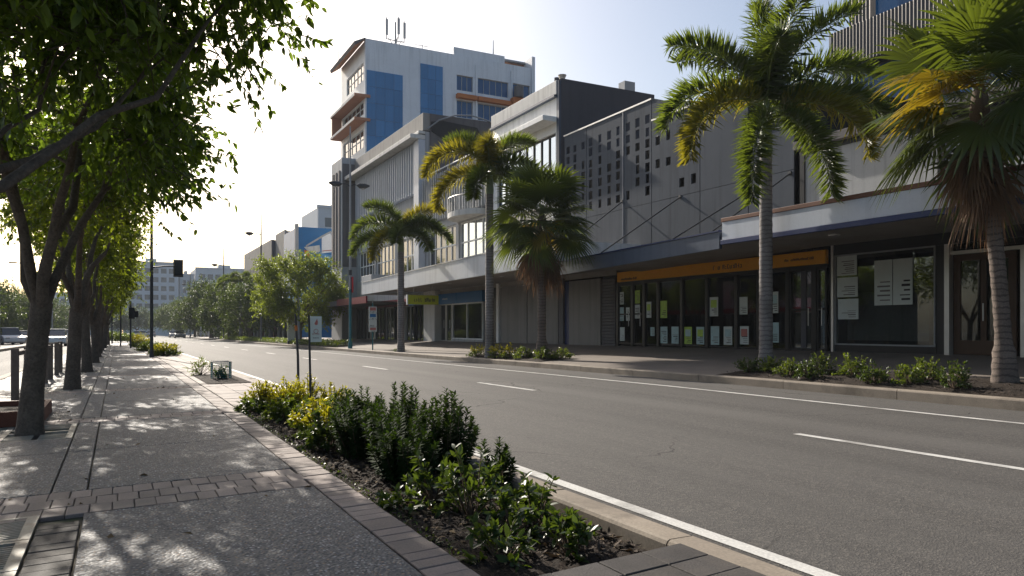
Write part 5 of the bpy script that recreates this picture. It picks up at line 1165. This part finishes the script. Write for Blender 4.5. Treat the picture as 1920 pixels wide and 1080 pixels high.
# pair of slim flag poles and a narrow sign on the far kerb
for l, x, y, dx in (('left of two slim grey poles in front of the bright green tree', 11.9, 60.2, -.35), ('right of two slim grey poles in front of the bright green tree', 11.9, 56.7, -.08)):
    t = thing('slim_pole', l, 'pole', (x, y, RZ(x, y)), 'slim grey poles'); MB().tube([(x, y, RZ(x, y)-.05), (x+dx*.6, y, 2.3), (x+dx, y, 4.25)], [.1, .09, .08], 8).build('shaft', M['polel'], t); MB().tube([(x+dx, y, 4.25), (x+dx*1.01, y, 4.32)], [.1, .06], 8).build('cap', M['polel'], t)
t = thing('board_sign', 'narrow white board sign standing by the slim poles', 'sign', (11.9, 59.6, RZ(11.9, 59.6))); box('board', M['paper'], t, 11.65, 12.15, 59.5, 59.56, 0, 1.85, bevel=.01); box('foot', M['pole'], t, 11.6, 12.2, 59.4, 59.66, RZ(11.9, 59.6)-.02, .0)

# poles on the left
for l, x, y, h in (('grey pole on the left verge before the awnings', -7.2, 62, 7.5), ('second grey pole on the left verge', -7.2, 84, 7.5), ('third grey pole on the left verge', -7.2, 110, 7.5)):
    t = thing('verge_pole', l, 'pole', (x, y, G(y)-.1), 'poles on the left verge'); MB().tube([(x, y, G(y)-.2), (x, y, G(y)+h)], [.1, .06], 8).build('shaft', M['polel'], t); MB().tube([(x, y, G(y)+h-.1), (x-1.2, y, G(y)+h)], .04, 6).build('arm', M['polel'], t); MB().box(x-1.75, x-1.15, y-.12, y+.12, G(y)+h-.06, G(y)+h+.05).build('lantern', M['pole'], t)

# ------------------------------------------------------------------ cars
def carpaint(n, c): 
    m, tt, b = nt(n); b.inputs['Base Color'].default_value = (*c, 1); b.inputs['Roughness'].default_value = .3; b.inputs['Coat Weight'].default_value = .8; b.inputs['Coat Roughness'].default_value = .05; return m
CP = dict(white=carpaint('car_white', (.7, .71, .72)), silver=carpaint('car_silver', (.4, .42, .44)), blue=carpaint('car_blue', (.03, .07, .2)), dark=carpaint('car_dark', (.03, .03, .035)), red=carpaint('car_red', (.3, .02, .02)))
def car(label, x, y, z, rz, col, van=False):
    t = thing('parked_car', label, 'car', (0, 0, 0), 'cars around the street'); L, W, H = (4.7, 1.85, 1.75) if van else (4.35, 1.76, 1.45)
    h = L/2; mb = MB(); pr = [(-h, .35), (-h+.05, .75), (-h+.9, .92 if not van else 1.0), (h-.6, .95), (h-.08, .85), (h, .4), (h-.15, .22), (-h+.15, .22)]
    mb.prism(pr, 'x', -W/2, W/2); mb.build('body', CP[col], t, .06)
    w2 = W/2-.16; gb = [(-h+.75, .93), (-h+1.55, H-.05), (h-1.1 if not van else h-.45, H-.05), (h-.3, .94)]
    def cab(sc, z0, z1, mat, name):
        (a0, _), (a1, _), (a2, _), (a3, _) = gb
        vs = [(-w2-.1, a0, z0), (w2+.1, a0, z0), (w2+.1, a3, z0), (-w2-.1, a3, z0), (-w2+.06, a1, z1), (w2-.06, a1, z1), (w2-.06, a2, z1), (-w2+.06, a2, z1)]
        MB().add(vs, [(3, 2, 1, 0), (4, 5, 6, 7), (0, 1, 5, 4), (1, 2, 6, 5), (2, 3, 7, 6), (3, 0, 4, 7)]).build(name, mat, t)
    cab(1, .9, H-.06, M['dglass'], 'glasshouse'); MB().box(-w2+.02, w2-.02, gb[1][0]-.05, gb[2][0]+.08, H-.058, H).build('roof', CP[col], t, .02)
    for s in (-1, 1):
        for yy in (-h+.85, h-.85):
            wh = MB().tube([(s*(W/2-.2), yy, .32), (s*(W/2+.01), yy, .32)], .32, 16, smooth=False).build('wheel', M['tyre'], t); MB().tube([(s*(W/2+.012), yy, .32), (s*(W/2+.02), yy, .32)], .19, 12).build('rim', M['alum'], wh)
        MB().box(s*(W/2-.35)-.17, s*(W/2-.35)+.17, -h-.01, -h+.12, .62, .76).build('headlight', M['lamp'], t); MB().box(s*(W/2-.25)-.13, s*(W/2-.25)+.13, h-.12, h+.01, .65, .82).build('taillight', M['paperr'], t)
        MB().box(s*(W/2+.0)-.02, s*(W/2)+.16*s, gb[0][0]+.55, gb[0][0]+.72, .92, 1.05).build('mirror', CP[col], t)
        MB().bar((s*(w2+.02), gb[1][0]+.9, .95), (s*(w2-.06), gb[1][0]+.9, H-.06), .03, .08).build('door_pillar', CP[col], t)
    t.location = (x, y, z); t.rotation_euler = (0, 0, rz); return t
PI = math.pi
car('white wagon nearest on the left parking strip at the left edge', -9.9, 92, G(92)-.26, .35, 'white', True)
car('silver car behind the white wagon on the left', -9.9, 102, G(102)-.26, .35, 'silver'); car('dark car third along the left parking strip', -9.9, 112, G(112)-.26, .35, 'dark')
car('white car farther along the left parking strip', -9.9, 124, G(124)-.26, .35, 'white'); car('red car at the far end of the left parking strip', -9.9, 140, G(140)-.26, .35, 'red')
car('white car on the left road seen between the first trunks', -4.6, 74, G(74)-.18, 0, 'white'); car('blue van on the left road seen between the second and third trunks', -4.2, 112, G(112)-.18, 0, 'blue', True); car('silver car far along the left road', -4.4, 96, G(96)-.18, 0, 'silver')
car('white car crossing the far end of the road', 4.2, 170, G(170)-.14, PI/2, 'white'); car('silver car parked at the far right of the road end', 10.2, 168, G(168)-.14, 0, 'silver'); car('dark car at the far right of the road end', 10.2, 152, G(152)-.14, 0, 'dark'); car('pale car beyond the crossing car', 6.8, 190, G(190)-.14, PI, 'silver')

# ------------------------------------------------------------------ haze
hz = MB().box(-425, 465, -75, 545, -5.2, 36).build('haze', None) if False else None
mh = bpy.data.materials.new('haze_air'); mh.use_nodes = True; th_ = mh.node_tree; th_.nodes.clear()
out = th_.nodes.new('ShaderNodeOutputMaterial'); pv = th_.nodes.new('ShaderNodeVolumePrincipled'); pv.inputs['Color'].default_value = (.86, .92, 1, 1); pv.inputs['Density'].default_value = .0004; pv.inputs['Anisotropy'].default_value = 0
th_.links.new(pv.outputs[0], out.inputs['Volume'])
tag(MB().box(-425, 465, -75, 545, -5.2, 36).build('haze', mh), kind='stuff')
